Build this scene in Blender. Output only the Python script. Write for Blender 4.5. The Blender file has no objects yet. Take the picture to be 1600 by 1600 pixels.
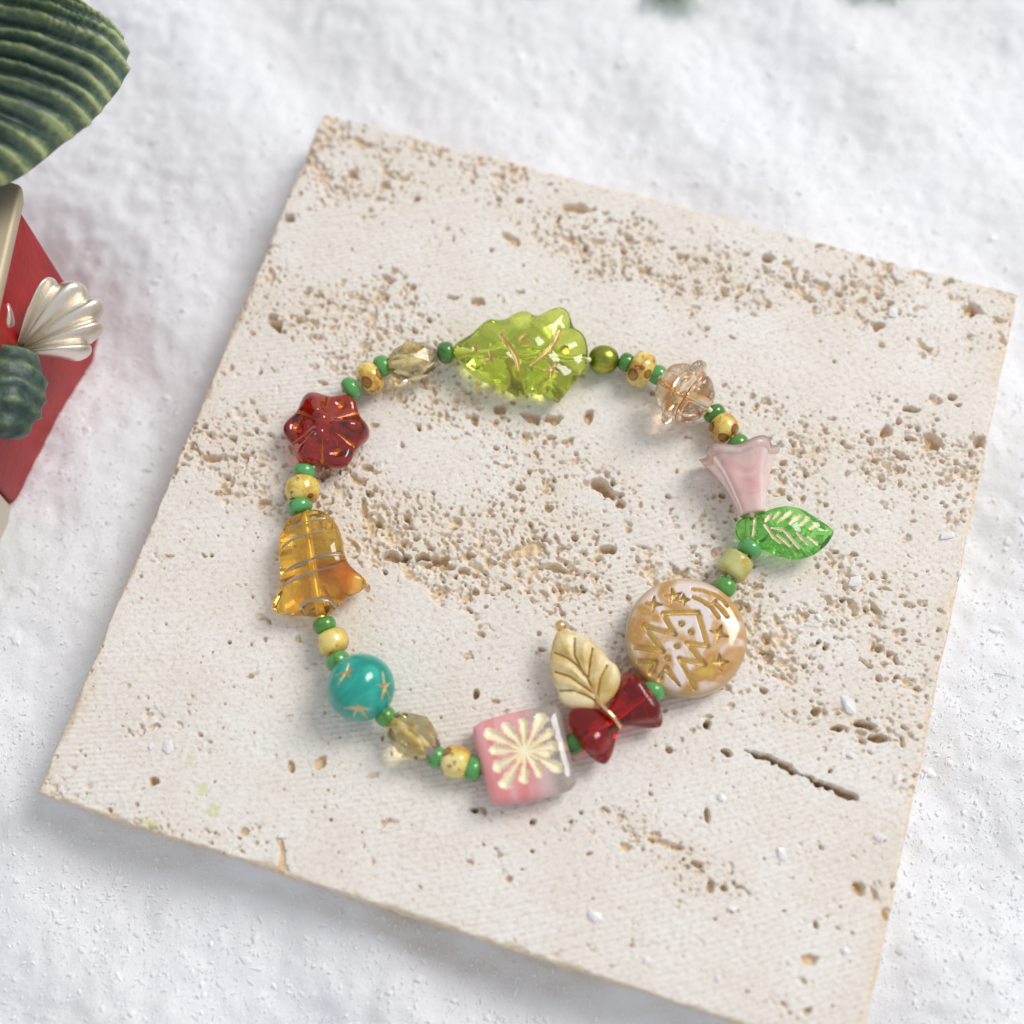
import bpy, bmesh, math, random
import numpy as np
from mathutils import Vector, Matrix
random.seed(7)
S = bpy.context.scene
col = S.collection
R = math.radians

# ------------------------------------------------------------------ camera, world, lamps (1 unit = 1 cm)
DIST = 16.5
PITCH, ROLL, FPX = 0.32999, -0.03271, 2017.9
cp, sp = math.cos(PITCH), math.sin(PITCH)
CAM = Vector((0, -sp * DIST, cp * DIST))
_r, _u = Vector((1, 0, 0)), Vector((0, cp, sp))
cr, sr = math.cos(ROLL), math.sin(ROLL)
RIGHT = cr * _r + sr * _u
UP = cr * _u - sr * _r
FWD = Vector((0, sp, -cp))
cam = bpy.data.cameras.new('camera')
cam.sensor_width = 360.0
cam.lens = 360.0 * FPX / 1600.0
cam.clip_start, cam.clip_end = 0.5, 500
cam.dof.use_dof = True
cam.dof.focus_distance = 16.22
cam.dof.aperture_fstop = 0.86
cam.dof.aperture_blades = 9
co = bpy.data.objects.new('camera', cam)
col.objects.link(co)
co.matrix_world = Matrix(((RIGHT.x, UP.x, -FWD.x, CAM.x), (RIGHT.y, UP.y, -FWD.y, CAM.y), (RIGHT.z, UP.z, -FWD.z, CAM.z), (0, 0, 0, 1)))
S.camera = co

W = bpy.data.worlds.new('World')
S.world = W
W.use_nodes = True
bg = W.node_tree.nodes['Background']
bg.inputs[0].default_value = (0.93, 0.96, 1.0, 1)
bg.inputs[1].default_value = 0.48

def lamp(name, az, el, dist, sx, sy, power, color):
    l = bpy.data.lights.new(name, 'AREA')
    l.shape = 'RECTANGLE'
    l.size, l.size_y = sx, sy
    l.energy = power
    l.color = color
    o = bpy.data.objects.new(name, l)
    col.objects.link(o)
    d = Vector((math.cos(R(az)) * math.cos(R(el)), math.sin(R(az)) * math.cos(R(el)), math.sin(R(el))))
    o.location = d * dist
    o.rotation_euler = d.to_track_quat('Z', 'Y').to_euler()
    return o
lamp('window_light', 32, 47, 140, 54, 66, 110000, (1.0, 0.97, 0.93))

vs = S.view_settings
vs.view_transform = 'Standard'
vs.look = 'None'
vs.exposure = 0.33
vs.gamma = 1.0
S.cycles.max_bounces = 14
S.cycles.transmission_bounces = 12
S.cycles.diffuse_bounces = 4
S.cycles.sample_clamp_indirect = 25.0
S.cycles.blur_glossy = 0.2

# ------------------------------------------------------------------ helpers
def at(px, py, z=0.0):
    """photograph pixel -> the point of the plane at height z that is seen there"""
    d = FWD + RIGHT * ((px - 800) / FPX) - UP * ((py - 800) / FPX)
    k = (z - CAM.z) / d.z
    return CAM + d * k

def tag(o, label=None, cat=None, group=None, kind=None):
    if label: o['label'] = label
    if cat: o['category'] = cat
    if group: o['group'] = group
    if kind: o['kind'] = kind
    return o

def link(name, me, parent=None, mats=()):
    o = bpy.data.objects.new(name, me)
    col.objects.link(o)
    if parent: o.parent = parent
    for m in mats: me.materials.append(m)
    return o

def empty(name, loc, parent=None):
    o = bpy.data.objects.new(name, None)
    col.objects.link(o)
    o.location = loc
    o.empty_display_size = 0.2
    if parent: o.parent = parent
    return o

def np_mesh(name, V, F, smooth=True):
    """fast mesh from an (n,3) array and an (m,4) or (m,3) array"""
    me = bpy.data.meshes.new(name)
    V = np.ascontiguousarray(V, dtype=np.float32)
    F = np.ascontiguousarray(F, dtype=np.int32)
    k = F.shape[1]
    me.vertices.add(len(V)); me.vertices.foreach_set('co', V.ravel())
    me.loops.add(F.size); me.loops.foreach_set('vertex_index', F.ravel())
    me.polygons.add(len(F))
    me.polygons.foreach_set('loop_start', np.arange(0, F.size, k, dtype=np.int32))
    me.polygons.foreach_set('loop_total', np.full(len(F), k, dtype=np.int32))
    me.polygons.foreach_set('use_smooth', np.full(len(F), smooth))
    me.update(calc_edges=True)
    return me

def fattr(me, name, arr):
    a = me.attributes.new(name, 'FLOAT', 'POINT')
    a.data.foreach_set('value', np.ascontiguousarray(arr, dtype=np.float32).ravel())

def fft_noise(n, corr, ax=1.0, ang=0.0, seed=0, band=False):
    """smooth gaussian noise on an n x n sheet; corr in cells, stretched ax times along ang"""
    rng = np.random.default_rng(seed)
    w = rng.standard_normal((n, n)).astype(np.float32)
    f = np.fft.rfft2(w)
    ky = np.fft.fftfreq(n)[:, None] * 2 * math.pi
    kx = np.fft.rfftfreq(n)[None, :] * 2 * math.pi
    c, s = math.cos(ang), math.sin(ang)
    a = (kx * c + ky * s) * corr * ax
    b = (-kx * s + ky * c) * corr
    k2 = a * a + b * b
    g = np.exp(-0.5 * k2)
    if band: g = g - np.exp(-0.5 * k2 * 4)
    r = np.fft.irfft2(f * g, s=(n, n))
    return ((r - r.mean()) / r.std()).astype(np.float32)

def sstep(x, a, b):
    t = np.clip((x - a) / (b - a), 0, 1)
    return t * t * (3 - 2 * t)

def catmull(pts, closed=True, sub=8):
    P = np.array(pts, float)
    n = len(P)
    out = []
    for i in range(n if closed else n - 1):
        if closed: p0, p1, p2, p3 = P[i - 1], P[i], P[(i + 1) % n], P[(i + 2) % n]
        else: p0, p1, p2, p3 = P[max(i - 1, 0)], P[i], P[i + 1], P[min(i + 2, n - 1)]
        for k in range(sub):
            t = k / sub
            out.append(0.5 * ((2 * p1) + (p2 - p0) * t + (2 * p0 - 5 * p1 + 4 * p2 - p3) * t * t + (3 * p1 - p0 - 3 * p2 + p3) * t ** 3))
    if not closed: out.append(P[-1])
    return np.array(out)

# ------------------------------------------------------------------ materials
def new_mat(name):
    m = bpy.data.materials.new(name)
    m.use_nodes = True
    nt = m.node_tree
    return m, nt, nt.nodes['Principled BSDF']

def setp(b, **kw):
    for k, v in kw.items():
        b.inputs[k.replace('_', ' ')].default_value = v

def coords(nt, scale=1.0, per_object=True):
    tc = nt.nodes.new('ShaderNodeTexCoord')
    if not per_object: return tc.outputs['Object']
    oi = nt.nodes.new('ShaderNodeObjectInfo')
    mul = nt.nodes.new('ShaderNodeMath'); mul.operation = 'MULTIPLY'; mul.inputs[1].default_value = 37.0
    nt.links.new(oi.outputs['Random'], mul.inputs[0])
    add = nt.nodes.new('ShaderNodeVectorMath'); add.operation = 'ADD'
    nt.links.new(tc.outputs['Object'], add.inputs[0]); nt.links.new(mul.outputs[0], add.inputs[1])
    return add.outputs[0]

def noise(nt, vec, scale, detail=3.0, rough=0.55, dist=0.0):
    n = nt.nodes.new('ShaderNodeTexNoise')
    n.inputs['Scale'].default_value = scale
    n.inputs['Detail'].default_value = detail
    n.inputs['Roughness'].default_value = rough
    n.inputs['Distortion'].default_value = dist
    nt.links.new(vec, n.inputs['Vector'])
    return n.outputs['Fac']

def ramp(nt, fac, stops):
    r = nt.nodes.new('ShaderNodeValToRGB')
    nt.links.new(fac, r.inputs[0])
    e = r.color_ramp.elements
    while len(e) < len(stops): e.new(0.5)
    for el, (p, c) in zip(e, stops):
        el.position = p
        el.color = (*c, 1) if len(c) == 3 else c
    return r.outputs[0]

def mix(nt, fac, a, b, mode='MIX'):
    m = nt.nodes.new('ShaderNodeMix'); m.data_type = 'RGBA'; m.blend_type = mode
    for sock, v in ((m.inputs[0], fac), (m.inputs[6], a), (m.inputs[7], b)):
        if isinstance(v, (int, float)): sock.default_value = v
        elif isinstance(v, tuple): sock.default_value = (*v, 1)
        else: nt.links.new(v, sock)
    return m.outputs[2]

def bump(nt, b, h, strength=0.3, distance=0.01):
    n = nt.nodes.new('ShaderNodeBump')
    n.inputs['Strength'].default_value = strength
    n.inputs['Distance'].default_value = distance
    nt.links.new(h, n.inputs['Height'])
    nt.links.new(n.outputs[0], b.inputs['Normal'])

def glass(name, tint, absorb, density, rough=0.02, streak=None, clear=0.94):
    m, nt, b = new_mat(name)
    setp(b, Base_Color=(*tint, 1), Transmission_Weight=clear, Roughness=rough, IOR=1.5)
    v = nt.nodes.new('ShaderNodeVolumeAbsorption')
    v.inputs['Color'].default_value = (*absorb, 1)
    v.inputs['Density'].default_value = density
    nt.links.new(v.outputs[0], nt.nodes['Material Output'].inputs['Volume'])
    if streak:
        vec = coords(nt)
        f = noise(nt, vec, streak[0], 2, 0.5, 1.5)
        c = ramp(nt, f, [(streak[1], tint), (streak[2], streak[3])])
        nt.links.new(c, b.inputs['Base Color'])
        bump(nt, b, noise(nt, vec, 4, 1, 0.5), 0.12, 0.03)
    else:
        bump(nt, b, noise(nt, coords(nt), 5, 1, 0.5), 0.15, 0.03)
    return m

def metal(name, c, rough=0.3, grain=0.3):
    m, nt, b = new_mat(name)
    setp(b, Base_Color=(*c, 1), Metallic=1.0, Roughness=rough)
    bump(nt, b, noise(nt, coords(nt), 45, 3, 0.7), grain, 0.01)
    return m

M = {}
def build_materials():
    # travertine
    m, nt, b = new_mat('travertine'); M['stone'] = m
    vec = coords(nt, per_object=False)
    at1 = nt.nodes.new('ShaderNodeAttribute'); at1.attribute_name = 'exposed_and_groove_shade'
    at2 = nt.nodes.new('ShaderNodeAttribute'); at2.attribute_name = 'lime'
    sawn = ramp(nt, noise(nt, vec, 0.9, 5, 0.6), [(0.3, (0.765, 0.705, 0.64)), (0.7, (0.83, 0.80, 0.77))])
    speck = ramp(nt, noise(nt, vec, 16, 4, 0.7), [(0.36, (0.66, 0.58, 0.50)), (0.50, (1, 1, 1))])
    sawn = mix(nt, 0.45, sawn, speck, 'MULTIPLY')
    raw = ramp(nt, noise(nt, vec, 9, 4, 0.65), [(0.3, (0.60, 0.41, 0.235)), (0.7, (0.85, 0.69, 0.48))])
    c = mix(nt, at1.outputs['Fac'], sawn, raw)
    c = mix(nt, at2.outputs['Fac'], c, (0.55, 0.60, 0.10))
    nt.links.new(c, b.inputs['Base Color'])
    setp(b, Roughness=0.85, Specular_IOR_Level=0.25)
    bump(nt, b, noise(nt, vec, 30, 4, 0.7), 0.45, 0.012)
    # snow
    m, nt, b = new_mat('snow'); M['snow'] = m
    vec = coords(nt, per_object=False)
    c = ramp(nt, noise(nt, vec, 0.35, 3), [(0.3, (0.79, 0.79, 0.815)), (0.7, (0.835, 0.85, 0.90))])
    nt.links.new(c, b.inputs['Base Color'])
    setp(b, Roughness=0.6, Specular_IOR_Level=0.3)
    bump(nt, b, noise(nt, vec, 13, 5, 0.75), 0.6, 0.035)
    # loose flakes
    m, nt, b = new_mat('snow_flake'); M['flake'] = m
    setp(b, Base_Color=(0.97, 0.975, 0.99, 1), Roughness=0.15, IOR=1.45)
    tr = nt.nodes.new('ShaderNodeBsdfTranslucent'); tr.inputs['Color'].default_value = (0.97, 0.975, 0.99, 1)
    ms = nt.nodes.new('ShaderNodeMixShader'); ms.inputs[0].default_value = 0.42
    nt.links.new(b.outputs[0], ms.inputs[1]); nt.links.new(tr.outputs[0], ms.inputs[2])
    nt.links.new(ms.outputs[0], nt.nodes['Material Output'].inputs['Surface'])
    # opaque green seed bead
    m, nt, b = new_mat('green_bead'); M['green'] = m
    oi = nt.nodes.new('ShaderNodeObjectInfo')
    base = ramp(nt, oi.outputs['Random'], [(0.0, (0.05, 0.19, 0.025)), (0.45, (0.095, 0.30, 0.05)), (1.0, (0.09, 0.36, 0.12))])
    vec = coords(nt)
    st = ramp(nt, noise(nt, vec, 5, 4, 0.6, 1.0), [(0.33, (0.45, 0.40, 0.18)), (0.46, (1, 1, 1)), (0.75, (1.15, 1.1, 1.2))])
    nt.links.new(mix(nt, 0.8, base, st, 'MULTIPLY'), b.inputs['Base Color'])
    setp(b, Roughness=0.16, Coat_Weight=0.5, Coat_Roughness=0.06, Subsurface_Weight=0.1, Subsurface_Scale=0.05)
    bump(nt, b, noise(nt, vec, 9, 2), 0.25, 0.01)
    # picasso yellow bead
    m, nt, b = new_mat('yellow_bead'); M['yellow'] = m
    vec = coords(nt)
    base = ramp(nt, noise(nt, vec, 3.2, 3, 0.6, 0.6), [(0.38, (0.56, 0.28, 0.04)), (0.50, (0.76, 0.58, 0.13)), (0.68, (0.82, 0.71, 0.32))])
    vo = nt.nodes.new('ShaderNodeTexVoronoi'); vo.inputs['Scale'].default_value = 4.2
    nt.links.new(vec, vo.inputs['Vector'])
    ring = ramp(nt, vo.outputs['Distance'], [(0.20, (0.50, 0.33, 0.26)), (0.27, (0.22, 0.10, 0.03)), (0.33, (0.30, 0.15, 0.04)), (0.37, (1, 1, 1))])
    sel = ramp(nt, vo.outputs['Color'], [(0.34, (0, 0, 0)), (0.37, (1, 1, 1))])
    c = mix(nt, sel, base, mix(nt, 0.85, base, ring, 'MULTIPLY'))
    sp2 = ramp(nt, noise(nt, vec, 8, 4, 0.7, 0.0), [(0.36, (0.25, 0.11, 0.03)), (0.43, (1, 1, 1))])
    c = mix(nt, 0.8, c, sp2, 'MULTIPLY')
    nt.links.new(c, b.inputs['Base Color'])
    setp(b, Roughness=0.2, Coat_Weight=0.4, Coat_Roughness=0.1, Subsurface_Weight=0.1, Subsurface_Scale=0.06)
    bump(nt, b, noise(nt, vec, 10, 3), 0.3, 0.01)
    # translucent yellow green cube bead
    m, nt, b = new_mat('pale_olive_glass'); M['olive'] = m
    vec = coords(nt)
    nt.links.new(ramp(nt, noise(nt, vec, 5, 4), [(0.35, (0.68, 0.50, 0.10)), (0.48, (0.66, 0.66, 0.24)), (0.75, (0.74, 0.80, 0.42))]), b.inputs['Base Color'])
    setp(b, Roughness=0.22, Transmission_Weight=0.3, Subsurface_Weight=0.4, Subsurface_Scale=0.12)
    # olive metallic pearl
    M['pearl'] = metal('olive_pearl', (0.34, 0.38, 0.06), 0.30, 0.12)
    nt = M['pearl'].node_tree; b = nt.nodes['Principled BSDF']
    nt.links.new(ramp(nt, noise(nt, coords(nt), 5, 4), [(0.35, (0.16, 0.20, 0.03)), (0.6, (0.42, 0.44, 0.08))]), b.inputs['Base Color'])
    # metals
    M['gold'] = metal('gold_paint', (0.70, 0.53, 0.26), 0.38, 0.9)
    M['pale_gold'] = metal('pale_gold_paint', (0.88, 0.78, 0.55), 0.5, 0.8)
    pg = M['pale_gold'].node_tree.nodes['Principled BSDF']; setp(pg, Metallic=0.25)
    M['copper'] = metal('copper_paint', (0.62, 0.19, 0.06), 0.3, 0.5)
    M['silver'] = metal('silver_grey_paint', (0.50, 0.48, 0.44), 0.4, 0.4)
    M['wire'] = metal('gold_wire', (0.86, 0.62, 0.32), 0.16, 0.05)
    # glasses
    M['lime'] = glass('lime_glass', (0.86, 0.95, 0.30), (0.80, 0.88, 0.04), 1.2, clear=0.96)
    M['amber'] = glass('amber_glass', (1.0, 0.84, 0.26), (1.0, 0.68, 0.05), 0.85, 0.02, (1.6, 0.48, 0.66, (0.86, 0.36, 0.06)), clear=0.95)
    M['ruby'] = glass('ruby_glass', (0.72, 0.018, 0.025), (0.75, 0.015, 0.03), 1.8, clear=0.92)
    M['leafglass'] = glass('green_leaf_glass', (0.42, 0.90, 0.28), (0.30, 0.85, 0.20), 1.6, clear=0.92)
    M['topaz'] = glass('topaz_glass', (1.0, 0.96, 0.86), (0.97, 0.80, 0.50), 0.5, 0.03, (2.0, 0.52, 0.64, (0.85, 0.50, 0.22)), clear=0.9)
    M['facet'] = glass('smoky_olive_glass', (1.0, 0.98, 0.86), (0.82, 0.74, 0.26), 1.3, 0.01, (3.0, 0.50, 0.62, (0.86, 0.64, 0.18)))
    # lavender reflection at the bead tip, painted as a metallic colour
    m, nt, b = new_mat('lavender_reflection_tint'); M['lavender'] = m
    setp(b, Base_Color=(0.42, 0.32, 0.33, 1), Metallic=0.7, Roughness=0.12)
    # siam red flower: glass core
    m, nt, b = new_mat('garnet_glass'); M['garnet'] = m
    vec = coords(nt)
    nt.links.new(ramp(nt, noise(nt, vec, 2.2, 4, 0.6, 1.2), [(0.35, (0.10, 0.008, 0.006)), (0.50, (0.55, 0.015, 0.010)), (0.68, (0.62, 0.12, 0.03))]), b.inputs['Base Color'])
    setp(b, Roughness=0.07, Transmission_Weight=0.65, Coat_Weight=0.5, Coat_Roughness=0.03, Subsurface_Weight=0.2, Subsurface_Scale=0.1)
    bump(nt, b, noise(nt, vec, 5, 2), 0.3, 0.03)
    # teal opal
    m, nt, b = new_mat('teal_opal_glass'); M['teal'] = m
    vec = coords(nt)
    nt.links.new(ramp(nt, noise(nt, vec, 1.8, 3, 0.5, 2.0), [(0.3, (0.004, 0.23, 0.19)), (0.55, (0.012, 0.36, 0.29)), (0.75, (0.07, 0.50, 0.41))]), b.inputs['Base Color'])
    setp(b, Roughness=0.13, Subsurface_Weight=0.35, Subsurface_Scale=0.15, Coat_Weight=0.3, Coat_Roughness=0.05)
    bump(nt, b, noise(nt, vec, 4, 2), 0.2, 0.02)
    # pink satin flower
    m, nt, b = new_mat('pink_opal_glass'); M['pink'] = m
    vec = coords(nt)
    nt.links.new(ramp(nt, noise(nt, vec, 2.6, 4, 0.55, 1.5), [(0.3, (0.86, 0.52, 0.50)), (0.6, (0.93, 0.68, 0.65)), (0.8, (0.96, 0.79, 0.76))]), b.inputs['Base Color'])
    setp(b, Roughness=0.2, Subsurface_Weight=0.4, Subsurface_Scale=0.15, Transmission_Weight=0.4, Coat_Weight=0.4, Coat_Roughness=0.08)
    # coin
    m, nt, b = new_mat('caramel_opal_glass'); M['coin'] = m
    vec = coords(nt, per_object=False)
    w1 = ramp(nt, noise(nt, vec, 2.1, 4, 0.55, 0.7), [(0.45, (0.76, 0.66, 0.62)), (0.51, (0.62, 0.41, 0.23)), (0.59, (0.50, 0.25, 0.07)), (0.7, (0.62, 0.42, 0.08))])
    # the rim is stained caramel
    sep = nt.nodes.new('ShaderNodeVectorMath'); sep.operation = 'LENGTH'; nt.links.new(vec, sep.inputs[0])
    rim = ramp(nt, sep.outputs['Value'], [(0.655, (0, 0, 0)), (0.74, (1, 1, 1))])
    nt.links.new(mix(nt, rim, w1, (0.50, 0.33, 0.15)), b.inputs['Base Color'])
    setp(b, Roughness=0.14, Subsurface_Weight=0.3, Subsurface_Scale=0.1, Coat_Weight=0.4, Coat_Roughness=0.05)
    bump(nt, b, noise(nt, vec, 5, 2), 0.15, 0.02)
    # square: milky pink one side, clear the other
    m, nt, b = new_mat('pink_and_clear_glass'); M['square'] = m
    tc = nt.nodes.new('ShaderNodeTexCoord')
    sx = nt.nodes.new('ShaderNodeSeparateXYZ'); nt.links.new(tc.outputs['Object'], sx.inputs[0])
    wob = nt.nodes.new('ShaderNodeMath'); wob.operation = 'MULTIPLY_ADD'; wob.inputs[1].default_value = -0.35
    nt.links.new(noise(nt, tc.outputs['Object'], 1.7, 2), wob.inputs[0]); nt.links.new(sx.outputs['X'], wob.inputs[2])
    sh_ = nt.nodes.new('ShaderNodeMath'); sh_.operation = 'ADD'; sh_.inputs[1].default_value = 0.5
    nt.links.new(wob.outputs[0], sh_.inputs[0])
    msk = ramp(nt, sh_.outputs[0], [(0.00, (0, 0, 0)), (0.34, (1, 1, 1))])
    wav = nt.nodes.new('ShaderNodeTexNoise'); wav.inputs['Scale'].default_value = 2.2; wav.inputs['Detail'].default_value = 2
    mp = nt.nodes.new('ShaderNodeMapping'); mp.inputs['Scale'].default_value = (3.2, 0.35, 0.5)
    nt.links.new(tc.outputs['Object'], mp.inputs[0]); nt.links.new(mp.outputs[0], wav.inputs['Vector'])
    pk = ramp(nt, wav.outputs['Fac'], [(0.35, (0.80, 0.24, 0.24)), (0.62, (0.86, 0.42, 0.44))])
    nt.links.new(mix(nt, msk, (0.99, 0.94, 0.90), pk), b.inputs['Base Color'])
    inv = nt.nodes.new('ShaderNodeMath'); inv.operation = 'MULTIPLY_ADD'; inv.inputs[1].default_value = -0.74; inv.inputs[2].default_value = 0.86
    nt.links.new(msk, inv.inputs[0]); nt.links.new(inv.outputs[0], b.inputs['Transmission Weight'])
    setp(b, Roughness=0.05, IOR=1.5)
    # ivory leaf
    m, nt, b = new_mat('ivory_gold_wash_glass'); M['ivory'] = m
    vec = coords(nt, per_object=False)
    nt.links.new(ramp(nt, noise(nt, vec, 2.4, 5, 0.65, 0.5), [(0.38, (0.56, 0.37, 0.10)), (0.50, (0.70, 0.54, 0.25)), (0.64, (0.78, 0.68, 0.46))]), b.inputs['Base Color'])
    setp(b, Roughness=0.42, Coat_Weight=0.12, Coat_Roughness=0.2)
    # cord
    m, nt, b = new_mat('elastic_cord'); M['cord'] = m
    setp(b, Base_Color=(0.86, 0.76, 0.50, 1), Roughness=0.4)
    m, nt, b = new_mat('yellow_gold_lining'); M['lining'] = m
    setp(b, Base_Color=(0.90, 0.66, 0.16, 1), Roughness=0.3, Metallic=0.35)
    m, nt, b = new_mat('cream_lining'); M['creamlining'] = m
    setp(b, Base_Color=(0.88, 0.74, 0.48, 1), Roughness=0.5)
    # figurine paints
    m, nt, b = new_mat('drybrushed_green_paint'); M['branch'] = m
    vec = coords(nt, per_object=False)
    ra = nt.nodes.new('ShaderNodeAttribute'); ra.attribute_name = 'brush'
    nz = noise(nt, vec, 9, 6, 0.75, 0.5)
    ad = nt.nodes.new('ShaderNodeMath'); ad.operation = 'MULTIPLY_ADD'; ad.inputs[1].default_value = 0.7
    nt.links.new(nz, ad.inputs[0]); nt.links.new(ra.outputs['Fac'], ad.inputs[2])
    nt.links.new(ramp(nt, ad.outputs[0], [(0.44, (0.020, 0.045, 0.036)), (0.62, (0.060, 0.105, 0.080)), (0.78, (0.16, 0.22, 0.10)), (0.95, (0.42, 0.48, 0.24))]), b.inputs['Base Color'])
    setp(b, Roughness=0.42)
    bump(nt, b, noise(nt, vec, 14, 4), 0.4, 0.03)
    m, nt, b = new_mat('red_paint'); M['red'] = m
    vec = coords(nt, per_object=False)
    nt.links.new(ramp(nt, noise(nt, vec, 1.2, 3), [(0.3, (0.27, 0.010, 0.010)), (0.7, (0.43, 0.018, 0.018))]), b.inputs['Base Color'])
    setp(b, Roughness=0.40, Specular_IOR_Level=0.3)
    bump(nt, b, noise(nt, vec, 5, 3), 0.25, 0.04)
    M['gilt'] = metal('dull_gold_paint', (0.50, 0.42, 0.29), 0.5, 0.3)
    setp(M['gilt'].node_tree.nodes['Principled BSDF'], Metallic=0.35)
    M['champagne'] = metal('champagne_silver_paint', (0.86, 0.80, 0.70), 0.30, 0.5)
    m, nt, b = new_mat('cream_paint'); M['cream'] = m
    setp(b, Base_Color=(0.62, 0.56, 0.44, 1), Roughness=0.45)
    m, nt, b = new_mat('fir_needle'); M['needle'] = m
    setp(b, Base_Color=(0.14, 0.36, 0.03, 1), Roughness=0.45)
build_materials()

# ------------------------------------------------------------------ the travertine tile
ROT = -0.33206
TW, TH = 10.0, 10.05
TX, TY = 0.573, -0.2345
cR, sR = math.cos(ROT), math.sin(ROT)
def to_tile(px, py):
    p = at(px, py, 0)
    x, y = p.x - TX, p.y - TY
    return (cR * x + sR * y, -sR * x + cR * y)
T_THICK = 1.05

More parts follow.
